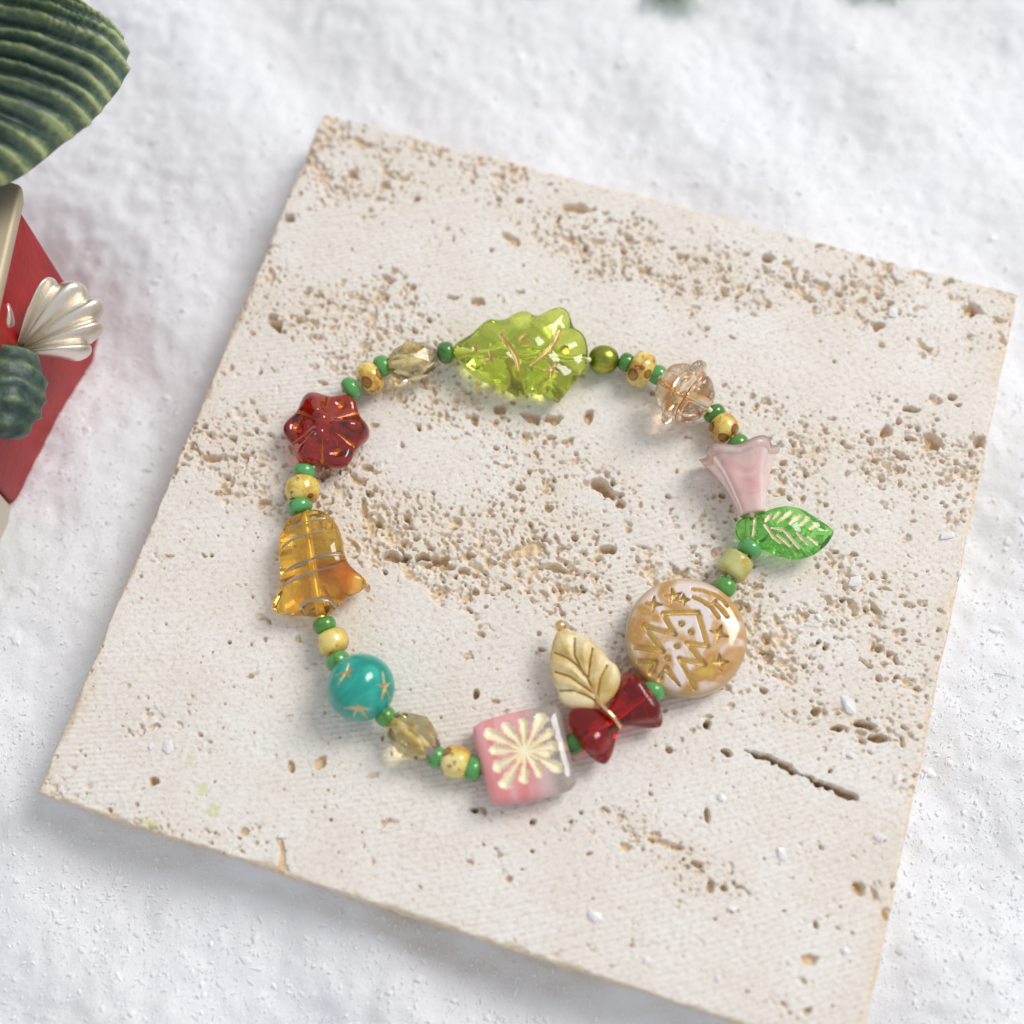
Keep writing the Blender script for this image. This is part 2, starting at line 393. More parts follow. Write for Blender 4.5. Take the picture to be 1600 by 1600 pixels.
def build_tile():
    n = 900
    xs = np.linspace(-TW / 2, TW / 2, n); ys = np.linspace(-TH / 2, TH / 2, n)
    X, Y = np.meshgrid(xs, ys)
    cell = TW / n
    N = lambda corr, ax=1, ang=0, seed=0, band=False: fft_noise(n, corr / cell, ax, ang, seed, band)
    # where the stone is porous
    D = 0.75 * N(0.42, 3.2, -0.10, 11) + 0.35 * N(0.16, 1.8, -0.1, 12)
    def area(px, py, rx, ry, amp, ang=-12):
        global_x, global_y = to_tile(px, py)
        a = R(ang); dx, dy = X - global_x, Y - global_y
        u = dx * math.cos(a) + dy * math.sin(a); v = -dx * math.sin(a) + dy * math.cos(a)
        return amp * np.exp(-((u / (rx / 122)) ** 2 + (v / (ry / 122)) ** 2))
    D += area(780, 640, 330, 130, 1.3) + area(1180, 720, 220, 110, 0.7) + area(560, 480, 200, 90, 1.0) + area(1000, 400, 420, 60, 0.8, 0)
    D += area(1300, 1000, 160, 150, 0.6) + area(1330, 1170, 130, 50, 0.7) + area(720, 870, 300, 60, 1.2, -8) + area(1420, 720, 130, 90, 1.2)
    D += area(500, 300, 120, 60, 0.9) + area(1040, 660, 80, 60, -0.9) + area(1120, 1370, 230, 40, 0.6) + area(700, 1240, 160, 50, 0.8)
    D += area(360, 720, 140, 40, 0.9) + area(500, 700, 120, 120, 0.8)
    D += area(450, 1230, 380, 120, -1.0) + area(900, 1450, 420, 110, -0.7) + area(680, 740, 130, 60, -1.5) + area(700, 1010, 180, 90, -0.8)
    D += area(470, 395, 70, 40, -1.2, 0) + area(760, 330, 110, 50, -0.6) + area(1230, 560, 150, 50, -0.9) + area(320, 880, 120, 150, -0.6)
    D += area(900, 720, 90, 60, -0.7)
    p = sstep(D, -0.35, 1.7)
    Z = np.zeros((n, n), np.float32); E = np.zeros((n, n), np.float32)
    # arcs of the saw
    qx, qy = to_tile(300, -1500)
    rad = np.hypot(X - qx, Y - qy)
    Z += (0.0038 * np.sin(rad * 2 * math.pi / 0.066 + 1.2 * N(0.8, 1, 0, 20)) + 0.0016 * np.sin(rad * 2 * math.pi / 0.15 + N(0.5, 1, 0, 22))) * (0.35 + 0.65 * sstep(N(0.7, 1.5, 0, 21), -1.0, 0.8))
    E += 0.13 * sstep(-np.sin(rad * 2 * math.pi / 0.066 + 1.2 * N(0.8, 1, 0, 20)), 0.1, 0.9) * sstep(N(0.5, 2.5, 0.1, 23), -0.8, 1.2)   # shading of the saw grooves put into the colour as a tan tint
    Z += 0.0016 * N(0.014, 1.6, -0.1, 24)
    # rough recessed patches
    q = 0.40 * N(0.15, 2.1, -0.12, 31) + 0.62 * N(0.055, 1.4, -0.1, 32) + 0.62 * N(0.026, 1.2, 0, 33)
    r = sstep(q - (1.75 - 1.75 * p), 0.0, 0.45)
    bmp = N(0.030, 1.1, 0, 34) + 0.6 * N(0.016, 1, 0, 37)
    Z -= r * (0.028 + 0.024 * bmp.clip(-1.2, 2.2) + 0.010 * N(0.12, 1, 0, 35).clip(-1, 2)).clip(0, 1)
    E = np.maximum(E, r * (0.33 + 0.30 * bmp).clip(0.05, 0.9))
    # small and medium pits
    for corr, th0, th1, dep, sd in ((0.010, 2.10, 0.70, 0.014, 40), (0.017, 2.45, 1.40, 0.030, 41), (0.029, 2.95, 1.50, 0.055, 42), (0.050, 3.25, 1.45, 0.11, 43)):
        f = N(corr, 1.25, -0.1, sd, True)
        k = f - (th0 - th1 * p)
        h = sstep(k, 0, 0.55)
        Z -= dep * h
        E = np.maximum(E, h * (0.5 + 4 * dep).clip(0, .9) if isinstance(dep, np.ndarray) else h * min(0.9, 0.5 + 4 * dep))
    # the big holes of the photograph
    rag = 0.55 * N(0.05, 1, 0, 51) + 0.35 * N(0.10, 1, 0, 52) + 0.2 * N(0.02, 1, 0, 53)
    rag2 = 0.7 * N(0.026, 1, 0, 54) + 0.5 * N(0.045, 1, 0, 55)
    pits = [(433, 508, 13, 9, -45, .28), (905, 325, 19, 9, -8, .16), (1200, 403, 14, 9, -15, .2), (330, 715, 26, 9, 0, .15), (270, 735, 9, 4, 0, .1),
            (945, 763, 21, 9, -40, .3), (968, 788, 7, 6, 0, .2), (650, 872, 28, 8, -8, .3), (700, 887, 24, 6, -20, .16), (820, 858, 30, 7, 20, .12),
            (850, 886, 32, 5, -12, .14), (955, 860, 11, 6, 0, .18), (1205, 1186, 30, 3.6, -21, .34), (1248, 1208, 32, 4.4, -24, .34), (1290, 1227, 30, 5.4, -25, .36), (1318, 1240, 16, 5.0, -20, .34),
            (1350, 1133, 14, 5, -10, .28), (1372, 1153, 12, 5, -10, .26), (1310, 1138, 10, 4, 0, .2), (742, 1268, 13, 8, -20, .2), (452, 342, 17, 12, 0, .3),
            (1525, 485, 15, 9, -10, .2), (1458, 690, 12, 15, 40, .2), (1425, 640, 15, 5, -15, .2), (1535, 690, 10, 14, 0, .2), (1380, 672, 9, 9, -40, .18),
            (1105, 1130, 6, 7, 0, .2), (1273, 1110, 7, 6, 0, .2), (1135, 1175, 9, 4, -20, .2), (598, 1155, 4, 8, 0, .12), (240, 1222, 8, 6, -20, .15),
            (440, 1336, 3, 24, 5, .05), (744, 1084, 5, 7, 0, .2), (830, 1282, 7, 7, 0, .18), (1372, 510, 9, 7, 0, .18), (1310, 460, 8, 5, 0, .12),
            (800, 375, 15, 5, -40, .1), (740, 470, 22, 5, -15, .12), (600, 290, 10, 7, 0, .12), (1290, 1010, 10, 8, 0, .16), (1200, 1000, 9, 7, 0, .15),
            (1150, 950, 7, 8, 0, .15), (570, 800, 26, 5, -70, .12), (560, 750, 20, 5, -35, .12), (500, 745, 24, 7, 20, .16), (1240, 770, 8, 5, 0, .14),
            (850, 655, 30, 6, -12, .16), (780, 640, 8, 6, 0, .16), (920, 650, 8, 12, 0, .16), (1210, 705, 8, 5, 20, .12), (1030, 620, 30, 5, -40, .1),
            (870, 250, 18, 5, -30, .08), (560, 220, 12, 6, -40, .08), (1490, 620, 9, 6, 0, .14), (1395, 1385, 6, 8, 20, .12), (1340, 1387, 8, 8, 0, .14),
            (1385, 1435, 5, 8, 0, .1), (1130, 1388, 5, 5, 0, .14), (1275, 1445, 4, 8, 10, .1), (1265, 1500, 10, 5, 0, .1), (1105, 1275, 4, 9, 0, .16),
            (455, 1200, 4, 9, 20, .1), (500, 1190, 9, 6, 45, .1), (380, 1300, 5, 4, 0, .08), (1060, 1325, 9, 5, 0, .1)]
    for px, py, rx, ry, ang, dep in pits:
        gx, gy = to_tile(px, py)
        a = R(ang) - ROT; dx, dy = X - gx, Y - gy
        u = (dx * math.cos(a) + dy * math.sin(a)) / (rx / 122); v = (-dx * math.sin(a) + dy * math.cos(a)) / (ry / 122)
        if dep >= .33 and ry < 6: d = np.sqrt(u * u + v * v) + 0.40 * rag + 0.32 * rag2
        elif ry * 3 < rx or rx * 3 < ry: d = np.sqrt(u * u + v * v) + 0.50 * rag + 0.65 * rag2
        else: d = np.sqrt(u * u + v * v) + 0.42 * rag + 0.22 * rag2
        h = sstep(-d, -1.15, -0.55)
        Z = np.minimum(Z, Z * (1 - h) - dep * (0.95 + 0.16 * rag2 + 0.12 * rag).clip(0.25, 1.2) * h)
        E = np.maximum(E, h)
    E = np.maximum(E, 0.20 * sstep(D + 0.4 * N(0.10, 1.5, 0, 64), 0.4, 1.8))
    # worn rim with chips
    ed = np.minimum(np.minimum(X + TW / 2, TW / 2 - X), np.minimum(Y + TH / 2, TH / 2 - Y))
    chip = (0.035 + 0.035 * np.abs(N(0.10, 1, 0, 61)) + 0.05 * sstep(N(0.25, 1, 0, 62), 0.9, 1.8))
    k = np.clip(1 - ed / chip, 0, 1)
    Z -= 0.055 * k ** 2
    E = np.maximum(E, sstep(k, 0.0, 0.7) * 0.7)
    E = np.maximum(E, 0.35 * sstep(-ed, -0.35, -0.02) * sstep(N(0.3, 1, 0, 63), -0.8, 0.8))
    Z = np.clip(Z, -0.5, 0.01)
    L = np.zeros((n, n), np.float32)
    for px, py, rx, ry in ((297, 1193, 9, 10), (335, 1261, 12, 5), (237, 1286, 10, 6), (210, 1292, 9, 4), (318, 1228, 7, 6), (345, 1275, 20, 3)):
        gx, gy = to_tile(px, py)
        L = np.maximum(L, sstep(-(np.hypot((X - gx) / (rx / 122), (Y - gy) / (ry / 122)) + 0.5 * N(0.03, 1, 0, 71)), -1.2, -0.2) * 0.42)
    V = np.stack([X, Y, Z], -1).reshape(-1, 3)
    idx = np.arange(n * n).reshape(n, n)
    F = np.stack([idx[:-1, :-1], idx[:-1, 1:], idx[1:, 1:], idx[1:, :-1]], -1).reshape(-1, 4)
    # side walls: the border ring carried down in steps
    ring = np.concatenate([idx[0, :-1], idx[:-1, -1], idx[-1, :0:-1], idx[:0:-1, 0]])
    m = len(ring); rows = 14
    rv = V[ring]
    Vs = [V]; Fs = [F]; prev = ring
    rng = np.random.default_rng(5)
    nrm = rv[:, :2] / np.abs(rv[:, :2]).max(1, keepdims=True)
    side_noise = fft_noise(m, 5, 1, 0, 77)[:rows]
    E_all = [E.ravel()]; L_all = [L.ravel()]
    base = len(V)
    for k in range(1, rows + 1):
        t = k / rows
        z = rv[:, 2] * (1 - t) + (-T_THICK) * t
        push = 0.012 * side_noise[k - 1] - (0.02 if k == rows else 0)
        xy = rv[:, :2] + np.stack([np.sign(rv[:, 0]) * (np.abs(np.abs(rv[:, 0]) - TW / 2) < 1e-4) * push, np.sign(rv[:, 1]) * (np.abs(np.abs(rv[:, 1]) - TH / 2) < 1e-4) * push], -1)
        Vs.append(np.column_stack([xy, z]))
        cur = np.arange(base, base + m); base += m
        Fs.append(np.stack([prev, cur, np.roll(cur, -1), np.roll(prev, -1)], -1))
        prev = cur
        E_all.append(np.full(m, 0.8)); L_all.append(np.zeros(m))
    V = np.concatenate(Vs); F = np.concatenate(Fs)
    V[n * n:, :2] += 0
    # slightly wavering edges
    w = 0.012 * np.sin(V[:, 1] * 3.1) + 0.010 * np.sin(V[:, 1] * 7.7 + 1)
    w2 = 0.012 * np.sin(V[:, 0] * 2.7 + 2) + 0.010 * np.sin(V[:, 0] * 8.3)
    V[:, 0] += 0.45 * w * np.abs(V[:, 0]) / 5; V[:, 1] += 0.45 * w2 * np.abs(V[:, 1]) / 5
    me = np_mesh('stone_tile', V, F)
    fattr(me, 'exposed_and_groove_shade', np.concatenate(E_all)); fattr(me, 'lime', np.concatenate(L_all))
    o = link('stone_tile', me, None, [M['stone']])
    o.location = (TX, TY, 0); o.rotation_euler = (0, 0, ROT)
    tag(o, 'square cream stone tile with a pitted sawn face, lying on the snow under the bracelet', 'tile')
build_tile()

# ------------------------------------------------------------------ snow
SNOW_Z = -0.84
def snow_height(X, Y):
    x, y = X - TX, Y - TY
    return (0.10 * np.sin(X * 0.8 + 1.3) * np.cos(Y * 0.7) + 0.07 * np.sin(X * 1.9 + Y * 1.3))
def build_snow():
    n = 440
    xs = np.linspace(-13, 13, n); ys = np.linspace(-11, 15, n)
    X, Y = np.meshgrid(xs, ys)
    cell = 26 / n
    N = lambda corr, seed: fft_noise(n, corr / cell, 1, 0, seed)
    Z = SNOW_Z + snow_height(X, Y) + 0.050 * N(0.55, 1) + 0.013 * N(0.16, 2) + 0.012 * N(0.06, 3)
    u = cR * (X - TX) + sR * (Y - TY); v = -sR * (X - TX) + cR * (Y - TY)
    de = np.hypot(np.maximum(np.abs(u) - TW / 2, 0), np.maximum(np.abs(v) - TH / 2, 0))
    Z += 0.10 * np.exp(-de / 0.22) * (1 + 0.5 * N(0.3, 7)).clip(0, 2)
    inside = (np.abs(u) < TW / 2 - 0.1) & (np.abs(v) < TH / 2 - 0.1)
    Z = np.where(inside, np.minimum(Z, -0.75), Z)
    V = np.stack([X, Y, Z], -1).reshape(-1, 3)
    idx = np.arange(n * n).reshape(n, n)
    F = np.stack([idx[:-1, :-1], idx[:-1, 1:], idx[1:, 1:], idx[1:, :-1]], -1).reshape(-1, 4)
    o = link('snow', np_mesh('snow', V, F), None, [M['snow']])
    tag(o, kind='structure')
    # loose grains: small bent chips lying at all angles on it
    rng = np.random.default_rng(9)
    k = 120000
    px = rng.uniform(-9.5, 9.5, k); py = rng.uniform(-7.5, 10.5, k)
    drop = (py < -2) | (rng.random(k) < 0.55)   # far grains are too small and blurred to be told apart
    px, py = px[drop], py[drop]; k = len(px)
    u = cR * (px - TX) + sR * (py - TY); v = -sR * (px - TX) + cR * (py - TY)
    keep = ~((np.abs(u) < TW / 2 + 0.06) & (np.abs(v) < TH / 2 + 0.06))
    px, py = px[keep], py[keep]; k = len(px)
    ix = np.clip(((px + 13) / 26 * (n - 1)).astype(int), 0, n - 1); iy = np.clip(((py + 11) / 26 * (n - 1)).astype(int), 0, n - 1)
    pz = Z[iy, ix] + rng.uniform(-0.010, 0.030, k)
    size = np.where(rng.random(k) < 0.22, rng.lognormal(-3.2, 0.4, k), rng.lognormal(-3.75, 0.35, k))
    a = rng.standard_normal((k, 3)); a /= np.linalg.norm(a, axis=1, keepdims=True)
    b = np.cross(a, rng.standard_normal((k, 3))); b /= np.linalg.norm(b, axis=1, keepdims=True)
    C = np.stack([px, py, pz], -1)
    c = np.cross(a, b)
    el = rng.uniform(0.18, 0.8, (k, 1))
    a[:, 2] *= 0.42; b[:, 2] *= 0.42; c[:, 2] = np.abs(c[:, 2]); s = size[:, None]
    P = [C + a * s, C + b * s * el, C - a * s * 0.8, C - b * s * el * 0.8, C + c * s * 0.16]
    V = np.stack(P, 1).reshape(-1, 3)
    base = (np.arange(k) * 5)[:, None]
    F = np.concatenate([base + np.array([[0, 1, 4]]), base + np.array([[1, 2, 4]]), base + np.array([[2, 3, 4]]), base + np.array([[3, 0, 4]])])
    o = link('snow_grains', np_mesh('snow_grains', V, F, False), None, [M['flake']])
    tag(o, 'loose white snow grains covering the ground round the stone tile', 'snow', kind='stuff')
build_snow()

# ------------------------------------------------------------------ bead tools
def seg_field(x, y, strokes):
    """distance (in units of half width) to the nearest stroke; a stroke is a list of (x, y, w)"""
    best = np.full(x.shape, 9.0)
    for st in strokes:
        if len(st) == 1:
            sx, sy, w = st[0]
            best = np.minimum(best, np.hypot(x - sx, y - sy) / w)
            continue
        for (x0, y0, w0), (x1, y1, w1) in zip(st[:-1], st[1:]):
            dx, dy = x1 - x0, y1 - y0
            l2 = dx * dx + dy * dy + 1e-9
            t = np.clip(((x - x0) * dx + (y - y0) * dy) / l2, 0, 1)
            best = np.minimum(best, np.hypot(x - x0 - t * dx, y - y0 - t * dy) / (w0 + (w1 - w0) * t))
    return best

def tube_mesh(name, path, r, segs=10, closed=False):
    P = np.array(path, float); n = len(P)
    T = np.roll(P, -1, 0) - np.roll(P, 1, 0)
    if not closed: T[0] = P[1] - P[0]; T[-1] = P[-1] - P[-2]
    T /= np.linalg.norm(T, axis=1, keepdims=True)
    ref = np.array([0.0, 0.0, 1.0])
    V = []
    for p, t in zip(P, T):
        rf = ref if abs(t[2]) < 0.9 else np.array([1.0, 0, 0])
        a = np.cross(t, rf); a /= np.linalg.norm(a); b = np.cross(t, a)
        for k in range(segs):
            q = 2 * math.pi * k / segs
            V.append(p + r * (math.cos(q) * a + math.sin(q) * b))
    idx = np.arange(n * segs).reshape(n, segs)
    A = idx if closed else idx[:-1]; Bn = np.roll(idx, -1, 0) if closed else idx[1:]
    F = np.stack([A, Bn, np.roll(Bn, -1, 1), np.roll(A, -1, 1)], -1).reshape(-1, 4)
    return np_mesh(name, np.array(V), F)

def normals_of(me):
    a = np.zeros(len(me.vertices) * 3, np.float32)
    me.vertex_normals.foreach_get('vector', a)
    return a.reshape(-1, 3)

def sub_mesh(name, V, F, sel, Nv):
    Fs = F[sel]
    used = np.unique(Fs)
    mp = np.full(len(V), -1); mp[used] = np.arange(len(used))
    me = np_mesh(name, V[used], mp[Fs])
    me.normals_split_custom_set_from_vertices([tuple(n) for n in Nv[used]])
    return me

def tube_void(p0, p1, r, segs=14):
    """inner wall of a drilled hole (its faces look into the hole)"""
    p0, p1 = np.array(p0, float), np.array(p1, float)
    d = p1 - p0; d /= np.linalg.norm(d)
    a = np.cross(d, [0, 0, 1]); a /= np.linalg.norm(a); b = np.cross(d, a)
    V = []; F = []
    for p in (p0, p1):
        for k in range(segs):
            t = 2 * math.pi * k / segs
            V.append(p + r * (math.cos(t) * a + math.sin(t) * b))
    for k in range(segs):
        j = (k + 1) % segs
        F.append((k, j, segs + j, segs + k))
    # closed ends as fans of quads
    V.append(p0); V.append(p1)
    for k in range(0, segs, 2):
        F.append((2 * segs, (k + 2) % segs, (k + 1) % segs, k))
        F.append((2 * segs + 1, segs + k, segs + (k + 1) % segs, segs + (k + 2) % segs))
    V, F = np.array(V), np.array(F)
    # orient: normals must point to the axis
    q = V[F[0]]; nrm = np.cross(q[1] - q[0], q[2] - q[0]); cen = q.mean(0)
    ax = p0 + d * np.dot(cen - p0, d)
    if np.dot(nrm, ax - cen) < 0: F = F[:, ::-1]
    return V, F

def pressed(name, outline, T, n=2.6, strokes=(), depth=0.03, relief=None, back=None, nt_=260, nr=90, body=None, inlay=None,
            parent=None, matrix=None, hole=None, label=None, inlay_name='gold_inlay', inlay_label=None, back_strokes=False, Tb=None):
    """pressed glass bead: outline = radius as a function of angle (array), T half thickness"""
    th = np.linspace(0, 2 * math.pi, nt_, endpoint=False)
    Ro = outline(th)
    k1 = int(nr * 0.72)
    t = np.concatenate([np.linspace(0, 0.86, k1), 0.86 + 0.14 * np.sin(np.linspace(0, math.pi / 2, nr - k1 + 1)[1:])])
    Tb = T if Tb is None else Tb
    def side(ts, sgn, strk, TT):
        t2 = ts[1:, None]
        x = t2 * Ro * np.cos(th); y = t2 * Ro * np.sin(th)
        prof = (1 - np.minimum(t2, 1) ** n) ** (1 / n)
        z = TT * prof * np.ones_like(x)
        fn = relief if sgn > 0 else back
        cz = TT
        if fn is not None:
            z = z + fn(x, y, t2, th[None, :]) * prof
            cz = TT + float(np.asarray(fn(np.zeros((1, 1)), np.zeros((1, 1)), np.zeros((1, 1)), np.zeros((1, 1)))).ravel()[0])
        mask = np.zeros(x.shape, bool)
        if strk:
            f = seg_field(x, y, strk)
            z = z - depth * (1 - sstep(f, 0.1, 1.15)) * sstep(prof, 0.0, 0.4)
            mask = f + 0.20 * np.sin(x * 97 + y * 61) * np.sin(x * 53 - y * 83) + 0.12 * np.sin(x * 31 + y * 47) < 0.98
            fc = seg_field(np.zeros((1, 1)), np.zeros((1, 1)), strk)[0, 0]
            cz -= depth * float(1 - sstep(np.array(fc), 0.1, 1.15))
        return x, y, z * sgn, mask, cz * sgn
    x, y, z, mask, cz = side(t, 1, strokes, T)
    V = [np.array([[0, 0, cz]]), np.stack([x, y, z], -1).reshape(-1, 3)]
    mk = [np.array([mask[0].mean() > 0.5]), mask.ravel()]
    rows = len(t) - 1
    idx = 1 + np.arange(rows * nt_).reshape(rows, nt_)
    F = [np.stack([idx[:-1], idx[1:], np.roll(idx[1:], -1, 1), np.roll(idx[:-1], -1, 1)], -1).reshape(-1, 4)]
    c = np.arange(0, nt_, 2)
    F.append(np.stack([np.zeros_like(c), idx[0][c], idx[0][(c + 1) % nt_], idx[0][(c + 2) % nt_]], -1))
    tb = t[::3]; tb = tb if tb[-1] < 1 else tb[:-1]
    bs = [[(a * bsx + bdx, b * bsy + bdy, w * 1.3) for a, b, w in s_] for s_ in strokes for (bsx, bsy, bdx, bdy) in (back_strokes,)] if back_strokes else ()
    xb, yb, zb, mb, czb = side(tb, -1, bs, Tb)
    nb = len(tb) - 1
    off = 1 + rows * nt_
    V.append(np.stack([xb, yb, zb], -1).reshape(-1, 3)); mk.append(mb.ravel())
    ib = off + np.arange(nb * nt_).reshape(nb, nt_)
    chain = np.concatenate([ib, idx[-1:]], 0)
    F.append(np.stack([chain[:-1], np.roll(chain[:-1], -1, 1), np.roll(chain[1:], -1, 1), chain[1:]], -1).reshape(-1, 4))
    V.append(np.array([[0, 0, czb]])); mk.append(np.array([False]))
    last = off + nb * nt_
    F.append(np.stack([np.full_like(c, last), ib[0][(c + 2) % nt_], ib[0][(c + 1) % nt_], ib[0][c]], -1))
    V = np.concatenate(V); F = np.concatenate(F); mk = np.concatenate(mk)
    full = np_mesh('tmp', V, F)
    Nv = normals_of(full)
    bpy.data.meshes.remove(full)
    gold = mk[F].sum(1) >= 3
    if gold.any():
        gi = np.where(gold)[0]; par = {}
        def find(a):
            while par.get(a, a) != a:
                par[a] = par.get(par[a], par[a]); a = par[a]
            return a
        for f in F[gi].tolist():
            r0 = find(f[0])
            for v in f[1:]:
                r1 = find(v)
                if r1 != r0: par[r1] = r0
        roots = np.array([find(int(v)) for v in F[gi][:, 0]])
        ids, cnt = np.unique(roots, return_counts=True)
        for rid, c_ in zip(ids, cnt):
            if c_ < 25:
                gold[gi[roots == rid]] = False
        keep_ = gold[gi]; gi, roots = gi[keep_], roots[keep_]
    Vb, Fb, Nb, selb = V, F, Nv, ~gold
    lining = hole is not None and len(hole) > 3
    if hole is not None and not lining:
        Vh, Fh = tube_void(*hole[:3])
        cen = Vh.mean(0)
        hm = np_mesh('tmp', Vh, Fh); Nh = normals_of(hm); bpy.data.meshes.remove(hm)
        Fb = np.concatenate([F, Fh + len(V)]); Vb = np.concatenate([V, Vh]); Nb = np.concatenate([Nv, Nh])
        selb = np.concatenate([~gold, np.ones(len(Fh), bool)])
    o = link(name, sub_mesh(name, Vb, Fb, selb, Nb), parent, [body])
    if matrix is not None: o.matrix_local = matrix
    if label: o['label'] = label
    if lining:
        link('hole_lining', tube_mesh('hole_lining', [hole[0], tuple((np.array(hole[0]) + hole[1]) / 2), hole[1]], hole[2], 14), o, [hole[3]])
    if gold.any():
        for rid in np.unique(roots):
            sel = np.zeros(len(F), bool); sel[gi[roots == rid]] = True
            link(inlay_name, sub_mesh(inlay_name, V, F, sel, Nv), o, [inlay])
    return o

def poly_radius(pts, sub=8):
    """closed outline (local x, y) -> radius(theta)"""
    P = catmull(pts, True, sub)
    a = np.arctan2(P[:, 1], P[:, 0]); r = np.hypot(P[:, 0], P[:, 1])
    o = np.argsort(a); a, r = a[o], r[o]
    A = np.concatenate([a - 2 * math.pi, a, a + 2 * math.pi]); RR = np.concatenate([r, r, r])
    def f(th):
        t = (th + math.pi) % (2 * math.pi) - math.pi
        v = np.interp(t, A, RR)
        kk = np.array([1, 2, 1]) / 4.0
        return np.convolve(np.concatenate([v[-1:], v, v[:1]]), kk, 'valid')
    return f

def frame(pc, pa, pb, z, tilt_x=0.0, tilt_y=0.0, za=None, zb=None):
    """matrix with x along the cord (from pixel pa to pixel pb), z up, origin seen at pixel pc"""
    c = at(*pc, z)
    a = at(*pa, z if za is None else za); b = at(*pb, z if zb is None else zb)
    X = (b - a).normalized()
    Zv = Vector((0, 0, 1)); Y = Zv.cross(X).normalized(); Zv = X.cross(Y)
    Mx = Matrix(((X.x, Y.x, Zv.x, c.x), (X.y, Y.y, Zv.y, c.y), (X.z, Y.z, Zv.z, c.z), (0, 0, 0, 1)))
    return Mx @ Matrix.Rotation(R(tilt_x), 4, 'X') @ Matrix.Rotation(R(tilt_y), 4, 'Y')

def loc_px(Mx, pts, z, default_w=None):
    """pixels -> local x, y on the bead (seen at height z)"""
    inv = Mx.inverted()
    out = []
    for p in pts:
        v = inv @ at(p[0], p[1], z)
        out.append((v.x, v.y) if default_w is None and len(p) < 3 else (v.x, v.y, (p[2] if len(p) > 2 else default_w)))
    return out

def lathe(profile, segs=32, flute=None, closed=True):
    """profile [(x, r)] turned round the x axis -> V, F; flute(theta, x, r) -> factor. closed joins last ring to first"""
    th = np.linspace(0, 2 * math.pi, segs, endpoint=False)
    V = []
    for x, r in profile:
        rr = r * (flute(th, x, r) if flute else 1.0) * np.ones(segs)
        V.append(np.stack([np.full(segs, x), rr * np.cos(th), rr * np.sin(th)], -1))
    V = np.concatenate(V)
    k = len(profile)
    idx = np.arange(k * segs).reshape(k, segs)
    nxt = np.roll(idx, -1, 0) if closed else None
    A = idx if closed else idx[:-1]; B = nxt if closed else idx[1:]
    F = np.stack([A, np.roll(A, -1, 1), np.roll(B, -1, 1), B], -1).reshape(-1, 4)
    return V, F

def fix_normals(me):
    bm = bmesh.new(); bm.from_mesh(me)
    bmesh.ops.recalc_face_normals(bm, faces=bm.faces)
    bm.to_mesh(me); bm.free()
    return me

def star(cx, cy, r, rot, w, pts=5, wt=0.006):
    return [[(cx, cy, w), (cx + r * math.cos(rot + 2 * math.pi * k / pts), cy + r * math.sin(rot + 2 * math.pi * k / pts), wt)] for k in range(pts)]

# ------------------------------------------------------------------ the bracelet
brace = empty('bracelet', (at(800, 860, 0).x, at(800, 860, 0).y, 0))
tag(brace, 'beaded bracelet of mixed Christmas glass beads lying in a ring on the stone tile', 'bracelet')
B0 = Matrix.Translation(brace.location).inverted()
def on_brace(Mx): return B0 @ Mx

strand = [  # kind, pixel centre, height
 ('tree', (812, 556), 0.34), ('pearl', (943, 562), 0.24), ('g', (978, 566), 0.22), ('y', (1002, 577), 0.23), ('g', (1028, 586), 0.25),
 ('turbine', (1071, 614), 0.40), ('g', (1116, 646), 0.24), ('y', (1131, 669), 0.23), ('g', (1153, 694), 0.27),
 ('flower', (1164, 752), 0.36), ('leaf', (1168, 823), 0.30), ('g', (1171, 858), 0.22), ('cube', (1148, 884), 0.22), ('g', (1133, 917), 0.22),
 ('coin', (1071, 996), 0.25), ('g', (1020, 1080), 0.25), ('bow', (962, 1119), 0.27), ('g', (898, 1161), 0.22), ('square', (819, 1182), 0.24),
 ('g', (739, 1202), 0.22), ('y', (712, 1190), 0.23), ('g', (681, 1182), 0.23), ('facet', (646, 1150), 0.28), ('g', (602, 1119), 0.33),
 ('teal', (564, 1074), 0.41), ('g', (528, 1033), 0.33), ('y', (520, 1003), 0.25), ('g', (507, 977), 0.24), ('bell', (492, 882), 0.27),
 ('g', (469, 791), 0.24), ('y', (473, 765), 0.23), ('g', (476, 737), 0.24), ('redflower', (510, 673), 0.27), ('g', (548, 607), 0.24),
 ('y', (578, 591), 0.24), ('g', (597, 572), 0.25), ('facet', (645, 565), 0.28), ('g', (697, 551), 0.28)]
ends = {'tree': ((706, 551), (918, 562)), 'turbine': ((1036, 594), (1108, 640)), 'flower': ((1155, 706), (1176, 806)), 'leaf': ((1172, 806), (1170, 846)),
        'coin': ((1124, 928), (1024, 1070)), 'bow': ((1018, 1082), (903, 1158)), 'square': ((888, 1163), (750, 1198)),
        'teal': ((588, 1110), (534, 1040)), 'bell': ((503, 965), (478, 799)), 'redflower': ((486, 735), (544, 612))}

# elastic cord through every bead
cp_ = []
for k, c, z in strand:
    if k in ends:
        e = ends[k]
        cp_.append(tuple(at(*e[0], z - 0.02))); cp_.append(tuple(at(*c, z))); cp_.append(tuple(at(*e[1], z - 0.02)))
    else:
        cp_.append(tuple(at(*c, z)))
# bell, teal, square, bow, coin, redflower run with the strand: their ends are listed start -> end
path = catmull(cp_, True, 3)
cord = link('cord', tube_mesh('cord', path - np.array(brace.location), 0.034, 10, True), brace, [M['cord']])

